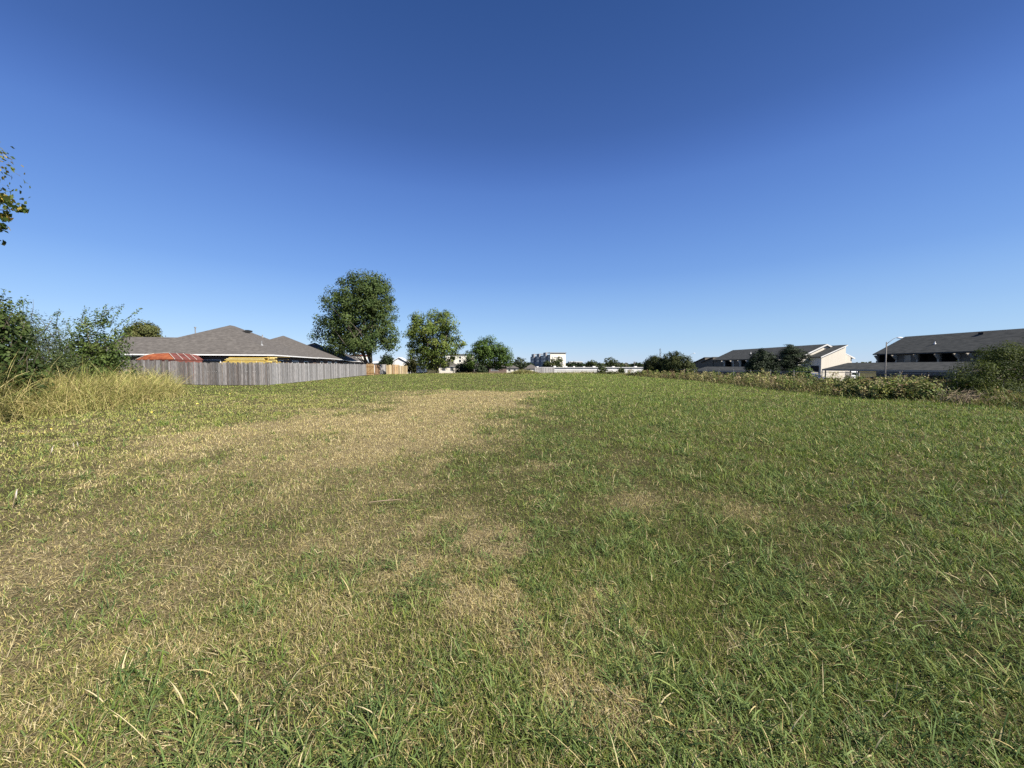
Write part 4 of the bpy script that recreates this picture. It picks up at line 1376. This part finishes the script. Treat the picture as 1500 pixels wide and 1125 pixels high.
def carport(name, label, x, y_far, y_near, zg, depth=5.0, zf=2.42, rise=1.0, tilt=-0.06, group='carports before the townhouses'):
    t = thing(name, label, 'carport', (x, y_far, zg), -math.atan(tilt), group)
    L = y_far - y_near
    mb = MB()
    xm = depth * .55
    A = [(0, 0, zf), (depth, 0, zf), (xm, -1.6, zf + rise)]
    mb.solid([(0, 0, zf), (depth, 0, zf), (depth, -L, zf), (0, -L, zf), (xm, -1.6, zf + rise), (xm, -L + 1.6, zf + rise)], [(0, 1, 4), (1, 2, 5, 4), (2, 3, 5), (3, 0, 4, 5), (3, 2, 1, 0)])
    mb.build('roof', M['shingle_dark'], t)
    mb = MB()
    mb.box(-.03, -L, zf - .24, 0, 0, zf + .006); mb.box(-.03, 0, zf - .24, depth, .03, zf + .006); mb.box(-.03, -L - .03, zf - .24, depth, -L, zf + .006)
    mb.box(0, -L, zf - .2, depth, 0, zf - .17)
    mb.build('fascia', M['greytrim'], t)
    n = max(2, int(L / 5.2))
    for i in range(n + 1):
        y = -.25 - (L - .5) * i / n
        for xx in (.35, depth - .4):
            p = MB(); p.box(xx - .06, y - .06, 0, xx + .06, y + .06, zf - .2)
            p.build('post', M['pole'], t)
    return t


carport('carport', 'long charcoal roofed carport before the nearer townhouse row', 50.0, 62.0, 34.0, -1.33)
carport('carport', 'charcoal roofed carport before the farther townhouse, partly behind two dark trees', 50.5, 107.0, 72.0, -1.95, zf=2.35)


def townhouse_far():
    zg = -1.75
    t = thing('townhouse_row', 'farther townhouse with sunlit cream gable end and slanting shed roof', 'townhouse', (61.0, 82.0, zg), math.atan(0.06))
    D, L, pitch = 12.0, 31.0, 0.46
    ze = 1.6 + 4.66 - zg - D / 2 * pitch - .16
    ops = [(12.5, 15.3), (16.0, 18.6), (22.6, 25.4)]
    z1, z2 = 2.9, ze - .32
    mb = MB()
    def seg(a, b, lo, hi): mb.box(0, a, lo, .25, b, hi)
    seg(0.26, L, 0, z1); seg(0.26, L, z2, ze - .04)
    cur = .26
    for a, b in ops:
        seg(cur, a, z1, z2); cur = b
    seg(cur, L, z1, z2)
    mb.box(.25, L - .25, 0, D, L, ze - .04); mb.box(D - .25, .26, 0, D, L - .25, ze - .04)
    mb.slab([(0, L, ze - .03), (D, L, ze - .03), (D / 2, L, ze + D / 2 * pitch - .2)], (0, -.24, 0))
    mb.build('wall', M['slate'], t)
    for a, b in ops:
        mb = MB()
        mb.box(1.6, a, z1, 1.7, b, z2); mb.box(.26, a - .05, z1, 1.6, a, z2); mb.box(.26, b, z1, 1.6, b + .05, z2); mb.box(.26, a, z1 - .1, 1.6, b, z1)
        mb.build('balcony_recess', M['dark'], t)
    # near gable end, cream
    mb = MB()
    mb.slab([(0, 0, 0), (D, 0, 0), (D, 0, ze - .1), (D / 2, 0, ze + D / 2 * pitch - .12), (0, 0, ze - .1)], (0, .25, 0))
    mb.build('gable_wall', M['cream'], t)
    # roof
    mb = MB()
    ov = .4
    for x_e in (-ov, D + ov):
        mb.slab([(x_e, -.35, ze - ov * pitch), (D / 2, -.35, ze + D / 2 * pitch), (D / 2, L + .3, ze + D / 2 * pitch), (x_e, L + .3, ze - ov * pitch)], (0, 0, .16))
    rf = mb.build('roof', M['shingle_dark'], t)
    p = MB(); p.tube([(2.8, 19, ze + 1.3), (2.8, 19, ze + 1.9)], .07, 8); p.tube([(2.8, 19, ze + 1.4), (2.8, 19, ze + 1.65)], [.2, .08], 8); p.build('vent_pipe', M['white'], rf)
    # white rake boards on the near gable
    mb = MB()
    for x_e in (-ov, D + ov):
        mb.slab([(x_e, -.38, ze - ov * pitch - .12), (D / 2, -.38, ze + D / 2 * pitch - .12), (D / 2, -.38, ze + D / 2 * pitch + .17), (x_e, -.38, ze - ov * pitch + .17)], (0, .028, 0))
    mb.build('rake_board', M['white'], t)
    mb = MB(); mb.box(D / 2 - .25, -.03, ze + 1.45, D / 2 + .25, -.003, ze + 2.05); mb.build('gable_vent', M['pole'], t)
    # near wing with one slanting roof
    x0, x1, yn = 2.4, 7.65, -3.0
    w = MB()
    e0, e1 = ze + .13, ze + 2.40
    w.slab([(x0, yn, 0), (x1, yn, 0), (x1, yn, e1), (x0, yn, e0)], (0, 2.98, 0))
    w.box(x1, yn + .6, 3.7, x1 + 1.7, -.01, ze + .15)
    w.slab([(x1, yn + .6, ze + .15), (x1 + 1.7, yn + .6, ze + .15), (x1, yn + .6, ze + 1.0)], (0, 2.38, 0))
    wing = w.build('wing_wall', M['cream'], t)
    r = MB()
    k = (e1 - e0) / (x1 - x0)
    r.slab([(x0 - .35, yn - .3, e0 - .35 * k + .02), (x1 + .12, yn - .3, e1 + .12 * k + .02), (x1 + .12, .6, e1 + .12 * k + .02), (x0 - .35, .6, e0 - .35 * k + .02)], (0, 0, .15))
    r.build('wing_roof', M['shingle_dark'], t)
    r = MB()
    r.slab([(x0 - .36, yn - .34, e0 - .36 * k - .06), (x1 + .12, yn - .34, e1 + .12 * k - .06), (x1 + .12, yn - .34, e1 + .12 * k + .17), (x0 - .36, yn - .34, e0 - .36 * k + .17)], (0, .035, 0))
    r.slab([(x1 + .0, yn + .56, ze + 1.05), (x1 + 1.8, yn + .56, ze + .12), (x1 + 1.8, yn + .56, ze + .3), (x1, yn + .56, ze + 1.24)], (0, .038, 0))
    r.build('rake_board', M['white'], t)
    d = MB(); d.box(x0 - .05, yn + .5, .05, x0 - .003, yn + 2.5, 3.4); d.build('porch_opening', M['black'], t)
    for a, b in ops:
        q = MB(); q.box(.05, a, 3.75, .12, b, 3.8); q.build('balcony_rail', M['black'], t)
    for s, pr in ((4.2, .5), (8.0, .5), (12.3, .5), (15.65, .25), (18.8, .3), (21.6, .6), (25.6, .5)):
        f = MB()
        f.box(-min(pr, .16), s - .02, 2.5, -.003, s + .16, ze - 1.201)
        f.slab([(-min(pr, .16), s - .02, ze - 1.2), (-.003, s - .02, ze - 1.2), (-.003, s - .02, ze - .32), (-pr - .65, s - .02, ze - .34)], (0, .18, 0))
        f.build('fin_wall', M['cream'], t)
    # far wings with slanting roofs, stepping forward and back
    for (x0_, x1_, y0, y1, w0, w1) in ((.02, 6.0, L + .32, L + 6.0, 5.75, 4.4), (1.0, 8.0, L + 2.0, L + 12.0, 6.85, 4.4)):
        if x0_ > .5: y0 = L + 6.2; w0 = 6.85 - (6.85 - 4.4) * .42
        fw = MB()
        fw.slab([(x0_, y0, 0), (x0_, y1, 0), (x0_, y1, w1), (x0_, y0, w0)], (x1_ - x0_, 0, 0))
        fw.build('wing_wall', M['slate'], t)
        fr = MB()
        k = (w1 - w0) / (y1 - y0)
        fr.slab([(x0_ - .3, y0 + .0, w0 + .01), (x1_ + .2, y0 + .0, w0 + .01), (x1_ + .2, y1 + .3, w1 + .3 * k + .01), (x0_ - .3, y1 + .3, w1 + .3 * k + .01)], (0, 0, .22))
        fr.build('wing_roof', M['shingle_dark'], t)


townhouse_far()


# ------------------------------------------------------------------ vehicles
def car(name, label, cat, loc, rz, color, kind='car', group=None):
    """x forward; body shell, glass band, wheels with rims, lights"""
    t = thing(name, label, cat, loc, rz, group)
    if kind == 'van':
        L, W, H = 5.2, 1.95, 2.15
        low = [(-2.6, .35), (2.6, .35), (2.6, .75), (2.45, 1.05), (1.75, 1.25), (1.25, 2.05), (.9, H), (-2.45, H), (-2.6, 2.0)]
        glass = [(1.62, 1.28), (1.2, 1.98), (.2, 1.98), (.2, 1.28)]
    elif kind == 'suv':
        L, W, H = 4.7, 1.88, 1.75
        low = [(-2.3, .32), (2.35, .32), (2.38, .7), (2.2, .98), (1.1, 1.1), (.45, 1.66), (.2, H), (-1.9, H), (-2.25, 1.6), (-2.33, .9)]
        glass = [(.95, 1.12), (.4, 1.62), (-1.8, 1.62), (-2.1, 1.12)]
    else:
        L, W, H = 4.5, 1.78, 1.42
        low = [(-2.25, .28), (2.25, .28), (2.28, .6), (2.1, .78), (1.0, .92), (.25, 1.36), (0, H), (-.9, H), (-1.25, 1.33), (-1.85, .98), (-2.25, .9)]
        glass = [(.8, .94), (.2, 1.32), (-1.15, 1.32), (-1.7, .98)]
    m = MB()
    n = len(low)
    def half(z): return W / 2 * (1.0 - max(0, z - .9) * .16)
    vs = [(x, -half(z), z) for x, z in low] + [(x, half(z), z) for x, z in low]
    m.solid(vs, [tuple(range(n)), tuple(range(2 * n - 1, n - 1, -1))] + [(i, i + n, (i + 1) % n + n, (i + 1) % n) for i in range(n)])
    body = m.build('body', color, t)
    bv = body.modifiers.new('bevel', 'BEVEL'); bv.width = .06; bv.segments = 2
    for s in (-1, 1):
        g = MB()
        g.slab([(x, s * (half(z) + .006), z) for x, z in glass], (0, -s * .02, 0))
        g.build('side_window', M['glass'], t)
        for x in (-L * .31, L * .31):
            w = MB(); w.tube([(x, s * (W / 2 - .2), .33), (x, s * (W / 2 + .01), .33)], .33, 14)
            wo = w.build('wheel', M['black'], t)
            q = MB(); q.tube([(x, s * (W / 2 + .012), .33), (x, s * (W / 2 + .03), .33)], .2, 10); q.build('rim', M['galv'], wo)
        hl = MB(); hl.box(low[2][0] - .06, s * W * .36 - .18, .62, low[2][0] + .015, s * W * .36 + .18, .76); hl.build('headlight', M['lamp'], t)
        tl = MB(); tl.box(-L / 2 - .02, s * W * .4 - .1, .8, -L / 2 + .1, s * W * .4 + .1, 1.05); tl.build('tail_light', M['rust'], t)
    ws = MB()
    a, b = glass[0], glass[1]
    ws.slab([(a[0] + .22, -half(a[1]) * .88, a[1] + .02), (a[0] + .22, half(a[1]) * .88, a[1] + .02), (b[0] + .1, half(b[1]) * .88, b[1]), (b[0] + .1, -half(b[1]) * .88, b[1])], (-.06, 0, -.02))
    ws.build('windscreen', M['glass'], t)
    rw = MB()
    zr0, zr1 = (1.4, 1.85) if kind == 'van' else (glass[3][1] + .05, glass[2][1])
    xr0, xr1 = (-L / 2 + .005, -L / 2 + .0) if kind == 'van' else (glass[3][0] - .3, glass[2][0] - .16)
    rw.slab([(xr0 - .03, -W * .36, zr0), (xr0 - .03, W * .36, zr0), (xr1 - .03, W * .34, zr1), (xr1 - .03, -W * .34, zr1)], (.05, 0, -.01))
    rw.build('rear_window', M['glass'], t)
    return t


WHITEP, BLUEP, DARKP, GREYP = paint('white_car_paint', (0.78, 0.78, 0.78)), paint('blue_car_paint', (0.035, 0.07, 0.17)), paint('black_car_paint', (0.02, 0.02, 0.025)), paint('grey_car_paint', (0.12, 0.12, 0.13))


def cars():
    def put(px, Y, *a, **k):
        x = (px - CX) / F_PX * Y
        return (x, Y, gz1(x, Y))
    car('parked_van', 'white van parked between the two townhouses, seen under the carport roof', 'van', (72.1, 83.3, gz1(72.1, 83.3)), math.radians(90), WHITEP, 'van')
    car('parked_car', 'white parked car with dark windows just left of the white van', 'car', (69.6, 84.0, gz1(69.6, 84.0)), math.radians(90), WHITEP, 'suv')
    car('parked_car', 'dark blue parked car at the foot of the cream townhouse wall', 'car', put(1191.5, 72), math.radians(-80), BLUEP, 'suv')
    for (px, Y, c, kd, lb) in ((1278, 56, GREYP, 'car', 'dark grey car parked under the carport just left of the street lamp'), (1311, 52, DARKP, 'car', 'black car parked under the carport just right of the street lamp'),
                               (1339, 48, GREYP, 'suv', 'grey car parked under the carport, second right of the street lamp'), (1367, 45.5, DARKP, 'suv', 'dark car under the carport nearest the large dark bush')):
        x = 50.0 + 2.6
        car('parked_car', lb, 'car', (x, x / ((px - CX) / F_PX), -1.42), math.radians(4), c, kd, 'cars under the carport')
    car('parked_car', 'white car half hidden under the bright ragged tree', 'car', put(618, 85.5), math.radians(97), WHITEP, 'suv')
    car('parked_car', 'dark car under the farther carport', 'car', (53, 96, gz1(53, 96)), math.radians(3), DARKP, 'car')


cars()


# ------------------------------------------------------------------ chain link fence, barrier, lamps, poles
def chain_link():
    x0, y0, y1 = 24.2, 15.0, 63.0
    t = thing('chain_link_fence', 'low galvanised chain link fence behind the right weed strip', 'fence', (x0, y0, 0))
    ys = np.arange(y0, y1 + .1, 3.0)
    for y in ys:
        z = gz1(x0, y)
        p = MB(); p.tube([(0, y - y0, z - .05), (0, y - y0, z + 1.36)], .033, 8); p.ball((0, y - y0, z + 1.38), .04, 6, 4)
        p.build('post', M['galv'], t)
    r = MB()
    r.tube([(0, y - y0, gz1(x0, y) + 1.3) for y in ys], .022, 6)
    r.build('top_rail', M['galv'], t)
    # diagonal wires
    V, Q = [], []
    for d in (1, -1):
        for s in np.arange(y0, y1, .12):
            a, b = s, s + d * 1.2
            if not (y0 <= b <= y1): continue
            za, zb = gz1(x0, a) + .06, gz1(x0, b) + 1.28
            k = len(V)
            V += [(0, a - y0 - .001, za), (0, a - y0 + .001, za), (0, b - y0 + .001, zb), (0, b - y0 - .001, zb)]
            Q.append((k, k + 1, k + 2, k + 3))
    o = link('wire_mesh', np_mesh('wire_mesh', np.array(V), [np.array(Q)]), M['wire'], t)


chain_link()


def barrier():
    x, y = 29.5, 49.0
    t = thing('pipe_barrier', 'low pale pipe barrier beyond the tan weeds, before the farther carport', 'barrier', (x, y, gz1(x, y)), math.radians(8))
    for px in (-1.5, 0, 1.5, 3.0, 4.5):
        p = MB(); p.tube([(px, 0, -.3), (px, 0, .85)], .05, 7); p.build('post', M['greytrim'], t)
    for z in (.45, .82):
        p = MB(); p.tube([(-1.7, -.06, z), (4.8, -.06, z)], .045, 6); p.build('rail', M['greytrim'], t)


barrier()


def street_lamp(px, Y, top, lx, ly, label, h0=None, th=.075, group='street lamps by the townhouses'):
    x = (px - CX) / F_PX * Y
    z = gz1(x, Y)
    t = thing('street_lamp', label, 'street lamp', (x, Y, z), 0, group)
    ht = at(px, top, Y).z - z
    p = MB(); p.tube([(0, 0, -.1), (0, 0, ht * .5), (0, 0, ht)], [th, th * .9, th * .75], 9); p.build('pole', M['pole'], t, True)
    e = at(lx, ly, Y) - Vector((x, Y, z))
    a = Vector((0, 0, ht - .25))
    c = a.lerp(e, .6) + Vector((0, 0, .18))
    p = MB(); p.tube([a, a.lerp(c, .5), c, Vector((e.x * .85, 0, e.z)), e], [.03, .03, .028, .025, .025], 6); p.build('arm', M['galv'], t, True)
    q = MB(); q.ball((e.x + .15, 0, e.z - .02), (.38, .17, .1), 10, 6); q.build('lamp_head', M['lamp'], t, True)
    return t


street_lamp(1296.5, 47, 501, 1316, 494.5, 'street lamp on a grey pole in front of the nearer townhouse')
street_lamp(1007, 110, 522, 1016, 517.5, 'distant thin street lamp behind the larger dark shrub')


def utility_pole(px, Y, top, label, arms=1, th=.16):
    x = (px - CX) / F_PX * Y
    z = gz1(x, Y)
    t = thing('utility_pole', label, 'utility pole', (x, Y, z), 0.1, 'distant utility poles')
    ht = at(px, top, Y).z - z
    p = MB(); p.tube([(0, 0, -.2), (0, 0, ht)], [th, th * .7], 8); p.build('pole', M['pole'], t)
    for k in range(arms):
        q = MB(); q.box(-1.3, -.25, ht - .7 - k * 1.2, 1.3, -.12, ht - .5 - k * 1.2)
        for sx in (-1.2, -.5, .5, 1.2): q.tube([(sx, -.18, ht - .5 - k * 1.2), (sx, -.18, ht - .3 - k * 1.2)], .05, 6)
        q.build('crossarm', M['pole'], t)
    if arms == 1:
        tr = MB(); tr.tube([(-.42, -.1, ht - 4.2), (-.42, -.1, ht - 3.2)], .26, 8); tr.build('transformer', M['galv'], t)
    return t


utility_pole(1284, 190, 519, 'utility pole with transformer in the gap between the townhouses')
utility_pole(917, 300, 531, 'thin utility pole among far trees above the white building', 2)
utility_pole(906, 300, 532, 'utility pole left of another one above the white building', 1)
utility_pole(929, 320, 529, 'taller far pole near the right end of the white building', 2)


def mast():
    Y = 210
    p = at(966, 548, Y)
    t = thing('bare_tree', 'thin bare spire of a tree rising behind the dark shrubs', 'tree', (p.x, p.y, gz1(p.x, p.y)))
    ht = at(966, 510, Y).z - gz1(p.x, p.y)
    m = MB(); m.tube([(0, 0, 0), (.1, 0, ht * .6), (0.05, 0, ht)], [.35, .2, .04], 6)
    for k in range(40):
        z = ht * random.uniform(.45, .97)
        a = random.uniform(0, 6.28)
        l = (1.05 - z / ht) * 2.6 + .2
        m.tube([(.08, 0, z), (.08 + l * math.cos(a), l * math.sin(a), z + l * .9)], [.07, .02], 4)
    m.build('trunk', M['bark'], t)


mast()


# ------------------------------------------------------------------ far buildings
def hotel():
    t = thing('hotel', 'four storey hotel, cream end wall in sun and grey bays in shade', 'hotel', (34.8, 350, -3.0), math.atan(0.15))
    H = at(806, 517.5, 350).z + 3.0
    m = MB(); m.box(0, 0, 0, 14.4, .4, H)
    m.build('end_wall', M['hotel_cream'], t)
    m = MB(); m.box(0.0, .41, 0, 14.4, 92, H - 1.2); m.build('wall', M['hotel_dark'], t)
    m = MB(); m.box(2.0, -.5, 0, 3.0, -.01, H - 3.6); m.box(11.0, -.5, 0, 12.0, -.01, H - 3.6); m.box(2.0, -.5, H - 3.6, 12.0, -.01, H - 2.6)
    m.build('portal_frame', M['hotel_cream'], t)
    m = MB(); m.box(-.5, -.7, H + .01, 14.9, 6, H + .7); m.build('cornice', M['pole'], t)
    for (a, b, pr, dh) in ((12, 22, 1.4, .6), (40, 52, 1.4, .3), (66, 78, 1.6, .8)):
        m = MB(); m.box(-pr, a, 0, -.01, b, H + dh); m.box(-pr, a, H + dh + .01, 5, b, H + dh + .6); m.build('bay', M['hotel_dark'], t)
        for s in range(4):
            w = MB(); w.box(-pr - .05, a + 2, 2 + s * 3.3, -pr - .003, a + 4.2, 3.9 + s * 3.3); w.box(-pr - .05, b - 4.2, 2 + s * 3.3, -pr - .003, b - 2, 3.9 + s * 3.3)
            w.build('window', M['glass'], t)
    for s in range(4):
        for y in (4, 8, 26, 32, 56, 61, 83):
            w = MB(); w.box(-.06, y, 2 + s * 3.3, -.003, y + 2, 3.9 + s * 3.3); w.build('window', M['glass'], t)


hotel()


def warehouse():
    Y = 215.0
    a, b = at(776, 548, Y), at(960, 548, Y)
    zt = at(850, 538.6, Y).z
    zg = -2.75
    t = thing('warehouse', 'long low white metal warehouse across the far edge of the field', 'warehouse', (a.x, Y, zg))
    W, H = b.x - a.x, zt - zg
    m = MB(); m.box(0, 0, 0, W, 26, H); m.build('wall', M['white'], t)
    m = MB(); m.box(-.3, -.5, H + .003, W + .3, 26, H + .22); m.build('roof', M['white'], t)
    m = MB(); m.box(W * .12, -.05, 1.55, W * .66, -.003, 1.75); m.box(0, -.06, H - .35, W, -.003, H - .2); m.build('gutter', M['pole'], t)
    for f in (.06, .20, .29, .36, .44, .52, .60, .68, .86):
        v = MB(); v.box(W * f, 6, H + .23, W * f + random.uniform(.8, 1.8), 8, H + .23 + random.uniform(.4, .8)); v.build('roof_vent', M['white'], t)
    for f in (.70, .78, .91):
        d = MB(); d.box(W * f, -.05, .1, W * f + 1.2, -.003, 2.1); d.build('door', M['greytrim'], t)


warehouse()


def simple_house(name, label, px, Y, w, d, eave, rise, wall, roof, rz=0.0, gable=False, group=None, zoff=None):
    x = (px - CX) / F_PX * Y
    z = gz1(x, Y)
    h = thing(name, label, 'house', (x, Y, z), rz, group)
    m = MB(); m.box(-w / 2, 0, 0, w / 2, d, eave - .1)
    if gable: m.slab([(-w / 2, 0, eave - .09), (w / 2, 0, eave - .09), (0, 0, eave + rise - .2)], (0, d, 0))
    m.build('wall', M[wall], h)
    m = MB()
    if gable:
        for s in (-1, 1):
            m.slab([(s * (w / 2 + .4), -.4, eave - .15), (0, -.4, eave + rise), (0, d + .4, eave + rise), (s * (w / 2 + .4), d + .4, eave - .15)], (0, 0, .15))
    else:
        hip_roof(m, -w / 2, w / 2, 0, d, eave, rise / (min(w, d) / 2 + .5))
    m.build('roof', M[roof], h)
    window(h, -w * .28, 1.0, -w * .1, 2.2, 0, -1)
    window(h, w * .12, 1.0, w * .3, 2.2, 0, -1)
    return h


simple_house('house', 'white gabled house behind the honey coloured fence panels', 585, 118, 5.2, 8, 3.3, 1.6, 'white', 'fascia', 0.15, True)
simple_house('house', 'white house sliver left of the small dark round tree', 550, 125, 3.2, 6, 3.4, .7, 'white', 'fascia', 0.1)
simple_house('house', 'small grey hip roofed house behind the ragged tree, right of its trunk', 656, 135, 7.0, 8, 2.6, 2.2, 'cream', 'shingle_tan', 0.1)
simple_house('house', 'low grey roofed house directly behind the domed tree', 712, 140, 15, 8, 2.4, 1.5, 'brick', 'shingle_tan', 0.05)
simple_house('house', 'tan roofed house just right of the domed tree', 750, 175, 6, 8, 2.4, 1.6, 'cream', 'shingle_tan', 0.05)
simple_house('house', 'tan hip roofed house left of the long white warehouse', 779, 190, 7.5, 9, 2.4, 2.2, 'cream', 'shingle_tan', 0.05)


def slab_building(name, label, px0, px1, top, Y, wall, roofm, depth=14, win=()):
    a, b = at(px0, 540, Y), at(px1, 540, Y)
    zt = at(px0, top, Y).z
    x = (a.x + b.x) / 2
    zg = gz1(x, Y)
    t = thing(name, label, 'building', (x, Y, zg))
    W, H = b.x - a.x, zt - zg
    m = MB(); m.box(-W / 2, 0, 0, W / 2, depth, H); m.build('wall', M[wall], t)
    m = MB(); m.box(-W / 2 - .3, -.3, H + .003, W / 2 + .3, depth + .3, H + .8); m.build('roof', M[roofm], t)
    for (fx, fz, ww, wh) in win:
        w = MB(); w.box(-W / 2 + W * fx, -.06, H * fz, -W / 2 + W * fx + ww, -.003, H * fz + wh); w.build('window', M['glass'], t)


slab_building('office_building', 'cream multi storey building behind the ragged and domed trees', 653, 692, 520.5, 260, 'hotel_cream', 'shingle_tan', 12, [(.22, .82, 1.4, 1.4), (.22, .62, 1.4, 1.4), (.5, .82, 1.4, 1.4), (.5, .62, 1.4, 1.4), (.78, .82, 1.4, 1.4)])
slab_building('office_building', 'pale yellow block with a brick red top behind the tallest tree trunk', 516, 531, 521.5, 230, 'hotel_cream', 'rust_dark', 8, [(.2, .8, 1.2, 1.2)])
slab_building('office_building', 'distant white flat building right of the hotel', 834, 853, 530.5, 480, 'white', 'white', 14, [(.2, .8, 2, 1.5), (.6, .8, 2, 1.5)])


# ------------------------------------------------------------------ far trees
def far_trees():
    lab = [(815, 240, 9, 7.5, 530, 'dark green tree before the cream end wall of the hotel', G_JUNI), (801, 245, 5, 5, 534, 'smaller dark tree at the foot of the hotel corner', G_JUNI),
           (866, 300, 8, 5.5, 533, 'round far tree above the middle of the white warehouse', G_JUNI), (878, 320, 6, 3.6, 536, 'low far tree between two larger ones above the warehouse', G_DARK),
           (895, 260, 11, 8, 531, 'largest far tree above the right half of the white warehouse', G_JUNI), (839, 330, 6, 4.5, 535, 'low dark far tree right below the distant white building', G_DARK),
           (850, 340, 5, 3.5, 536, 'small far tree below the right end of the distant white building', G_DARK), (762, 190, 9, 8, 531, 'hazy grey green tree right of the domed tree', G_GREYG * .7),
           (776, 230, 5, 3.5, 535, 'tiny far tree at the foot of the hotel bays', G_DARK), (932, 330, 7, 4, 535, 'far dark tree above the right end of the warehouse', G_DARK),
           (600, 150, 8, 6, 534, 'far tree right of the white gabled house', G_OLIVE), (508, 130, 8, 7, 530, 'green tree over the farthest tan house roof', G_BUSH),
           (573, 160, 7, 5, 530, 'grey tree behind the orange fence panels', G_GREYG * .7), (646, 170, 9, 6, 532, 'tree behind the small grey hip roofed house', G_OLIVE)]
    for (px, Y, hw, hh, cy, lb, pal) in lab:
        tree_px('distant_tree', lb, px, Y, [(px, cy, hw, hh, 0), (px - hw * .4, cy + hh * .5, hw * .7, hh * .6, 0), (px + hw * .45, cy + hh * .5, hw * .65, hh * .6, .5)], 70, 16, 0.0028 * Y, 0.0042 * Y, pal, trunk_r=.25, limbs=4, group='distant trees')
    # the continuous band of trees on the skyline
    n = 26000
    a = rng.uniform(math.radians(-62), math.radians(62), n)
    R = rng.uniform(420, 620, n)
    x, y = R * np.sin(a), R * np.cos(a)
    keep = y > 250
    x, y, a, R = x[keep], y[keep], a[keep], R[keep]
    hmax = 3.5 + 6.5 * fbm(a * 40, R * .004, 81, 3)
    z = -2.9 + rng.random(len(x)) * hmax
    nr = rng.normal(0, 1, (len(x), 3)) + np.array([0, 0, .4]); nr /= np.linalg.norm(nr, axis=1)[:, None]
    c = np.concatenate([G_DARK * 1.3, G_JUNI, G_OLIVE])[rng.integers(0, 10, len(x))]
    V, P, C = leaf_mesh(np.stack([x, y, z], -1), nr, rng.uniform(2.2, 4.0, len(x)), c, .8)
    o = link('woods', np_mesh('woods', V, P, C), M['leaf'])
    tag(o, 'low dark band of distant woods along the whole skyline', 'woods', kind='stuff')


far_trees()


# ------------------------------------------------------------------ small things in the grass
def parking():
    xs, ys = np.linspace(38, 60, 23), np.linspace(30, 112, 60)
    X, Y = np.meshgrid(xs, ys, indexing='ij')
    V = np.stack([X, Y, gz(X, Y) + .03], -1).reshape(-1, 3)
    i, j = np.meshgrid(np.arange(22), np.arange(59), indexing='ij')
    a = (i * 60 + j).ravel()
    o = link('parking_lot', np_mesh('parking_lot', V, [np.stack([a, a + 60, a + 61, a + 1], -1)], smooth=True), M['asphalt'])
    tag(o, 'asphalt parking lot under the carports', 'parking lot', kind='structure')


parking()


def small_things():
    p0 = None
    pal = paint('yellow_leaf', (0.62, 0.50, 0.08), .6)
    for (px, py) in ((163, 618), (220, 608), (246, 610), (326, 607), (369, 603), (27, 643), (184, 603), (71, 634), (287, 595), (336, 579), (492, 602), (200, 621)):
        Y = EYE * F_PX / (py - HORIZON)
        x = (px - CX) / F_PX * Y
        z = gz1(x, Y) + .09
        s = random.uniform(.03, .055)
        m = MB()
        m.solid([(-s, 0, .004), (-s * .3, -s * .6, .015), (s * .6, -s * .5, .012), (s * 1.1, 0, .0), (s * .6, s * .5, .02), (-s * .3, s * .6, .01), (0, 0, -.008)], [(0, 1, 6), (1, 2, 6), (2, 3, 6), (3, 4, 6), (4, 5, 6), (5, 0, 6)])
        o = m.build('fallen_leaf', pal)
        o.location = (x, Y, z)
        o.rotation_euler = (random.uniform(-.5, .5) + .3, random.uniform(-.4, .4), random.uniform(0, 6.28))
        tag(o, 'yellow fallen leaf lying on the grass left of the dry strip', 'leaf', 'yellow fallen leaves on the grass')
    # a fallen stick
    Y = 4.35
    x = (560 - CX) / F_PX * Y
    m = MB(); m.tube([(-.17, -.01, .03), (-.02, .0, .045), (.10, .012, .05), (.19, .03, .055)], [.007, .008, .007, .004], 6); m.tube([(.02, .005, .045), (.1, .06, .07)], [.005, .002], 5)
    o = m.build('fallen_stick', M['twig']); o.location = (x, Y, gz1(x, Y) + .02)
    tag(o, 'short pale fallen stick lying in the dry grass', 'stick')
    # pale broken stem at the thatch spot in the foreground
    m = MB(); m.tube([(-.055, .03, .07), (0, .0, .05), (.07, -.05, .03)], [.0016, .002, .0014], 6)
    Y = 1.72; x = (915 - CX) / F_PX * Y
    o = m.build('dry_stem', M['twig']); o.location = (x, Y, gz1(x, Y) + .01)
    tag(o, 'broken cream dry stem lying on the straw patch in the foreground', 'stem')
    # fluffy white seed heads
    spots = [(25, 752, 'white seed head standing alone nearest the left edge'), (76, 662, 'white seed head left of the close pair in the dry grass'), (108, 654, 'left of a close pair of white seed heads'), (114, 651, 'right of a close pair of white seed heads')]
    for (px, py, lb) in spots:
        Y = {25: 4.3, 76: 6.6, 108: 6.9, 114: 7.0}[px]
        q = at(px, py, Y)
        z = gz1(q.x, q.y)
        t = thing('seed_head_stalk', lb, 'grass stalk', (q.x, q.y, z), random.uniform(0, 6), 'white seed heads in the dry grass')
        h = max(q.z - z + .05, .2)
        m = MB(); m.tube([(-.06, 0, 0), (-.02, 0, h * .6), (0, 0, h)], [.003, .0025, .002], 5); m.build('stalk', M['twig'], t)
        m = MB(); m.tube([(-.004, 0, h - .09), (.006, 0, h - .04), (.02, 0, h + .01)], [.002, .007, .002], 7); m.build('seed_head', M['seam'], t)


small_things()
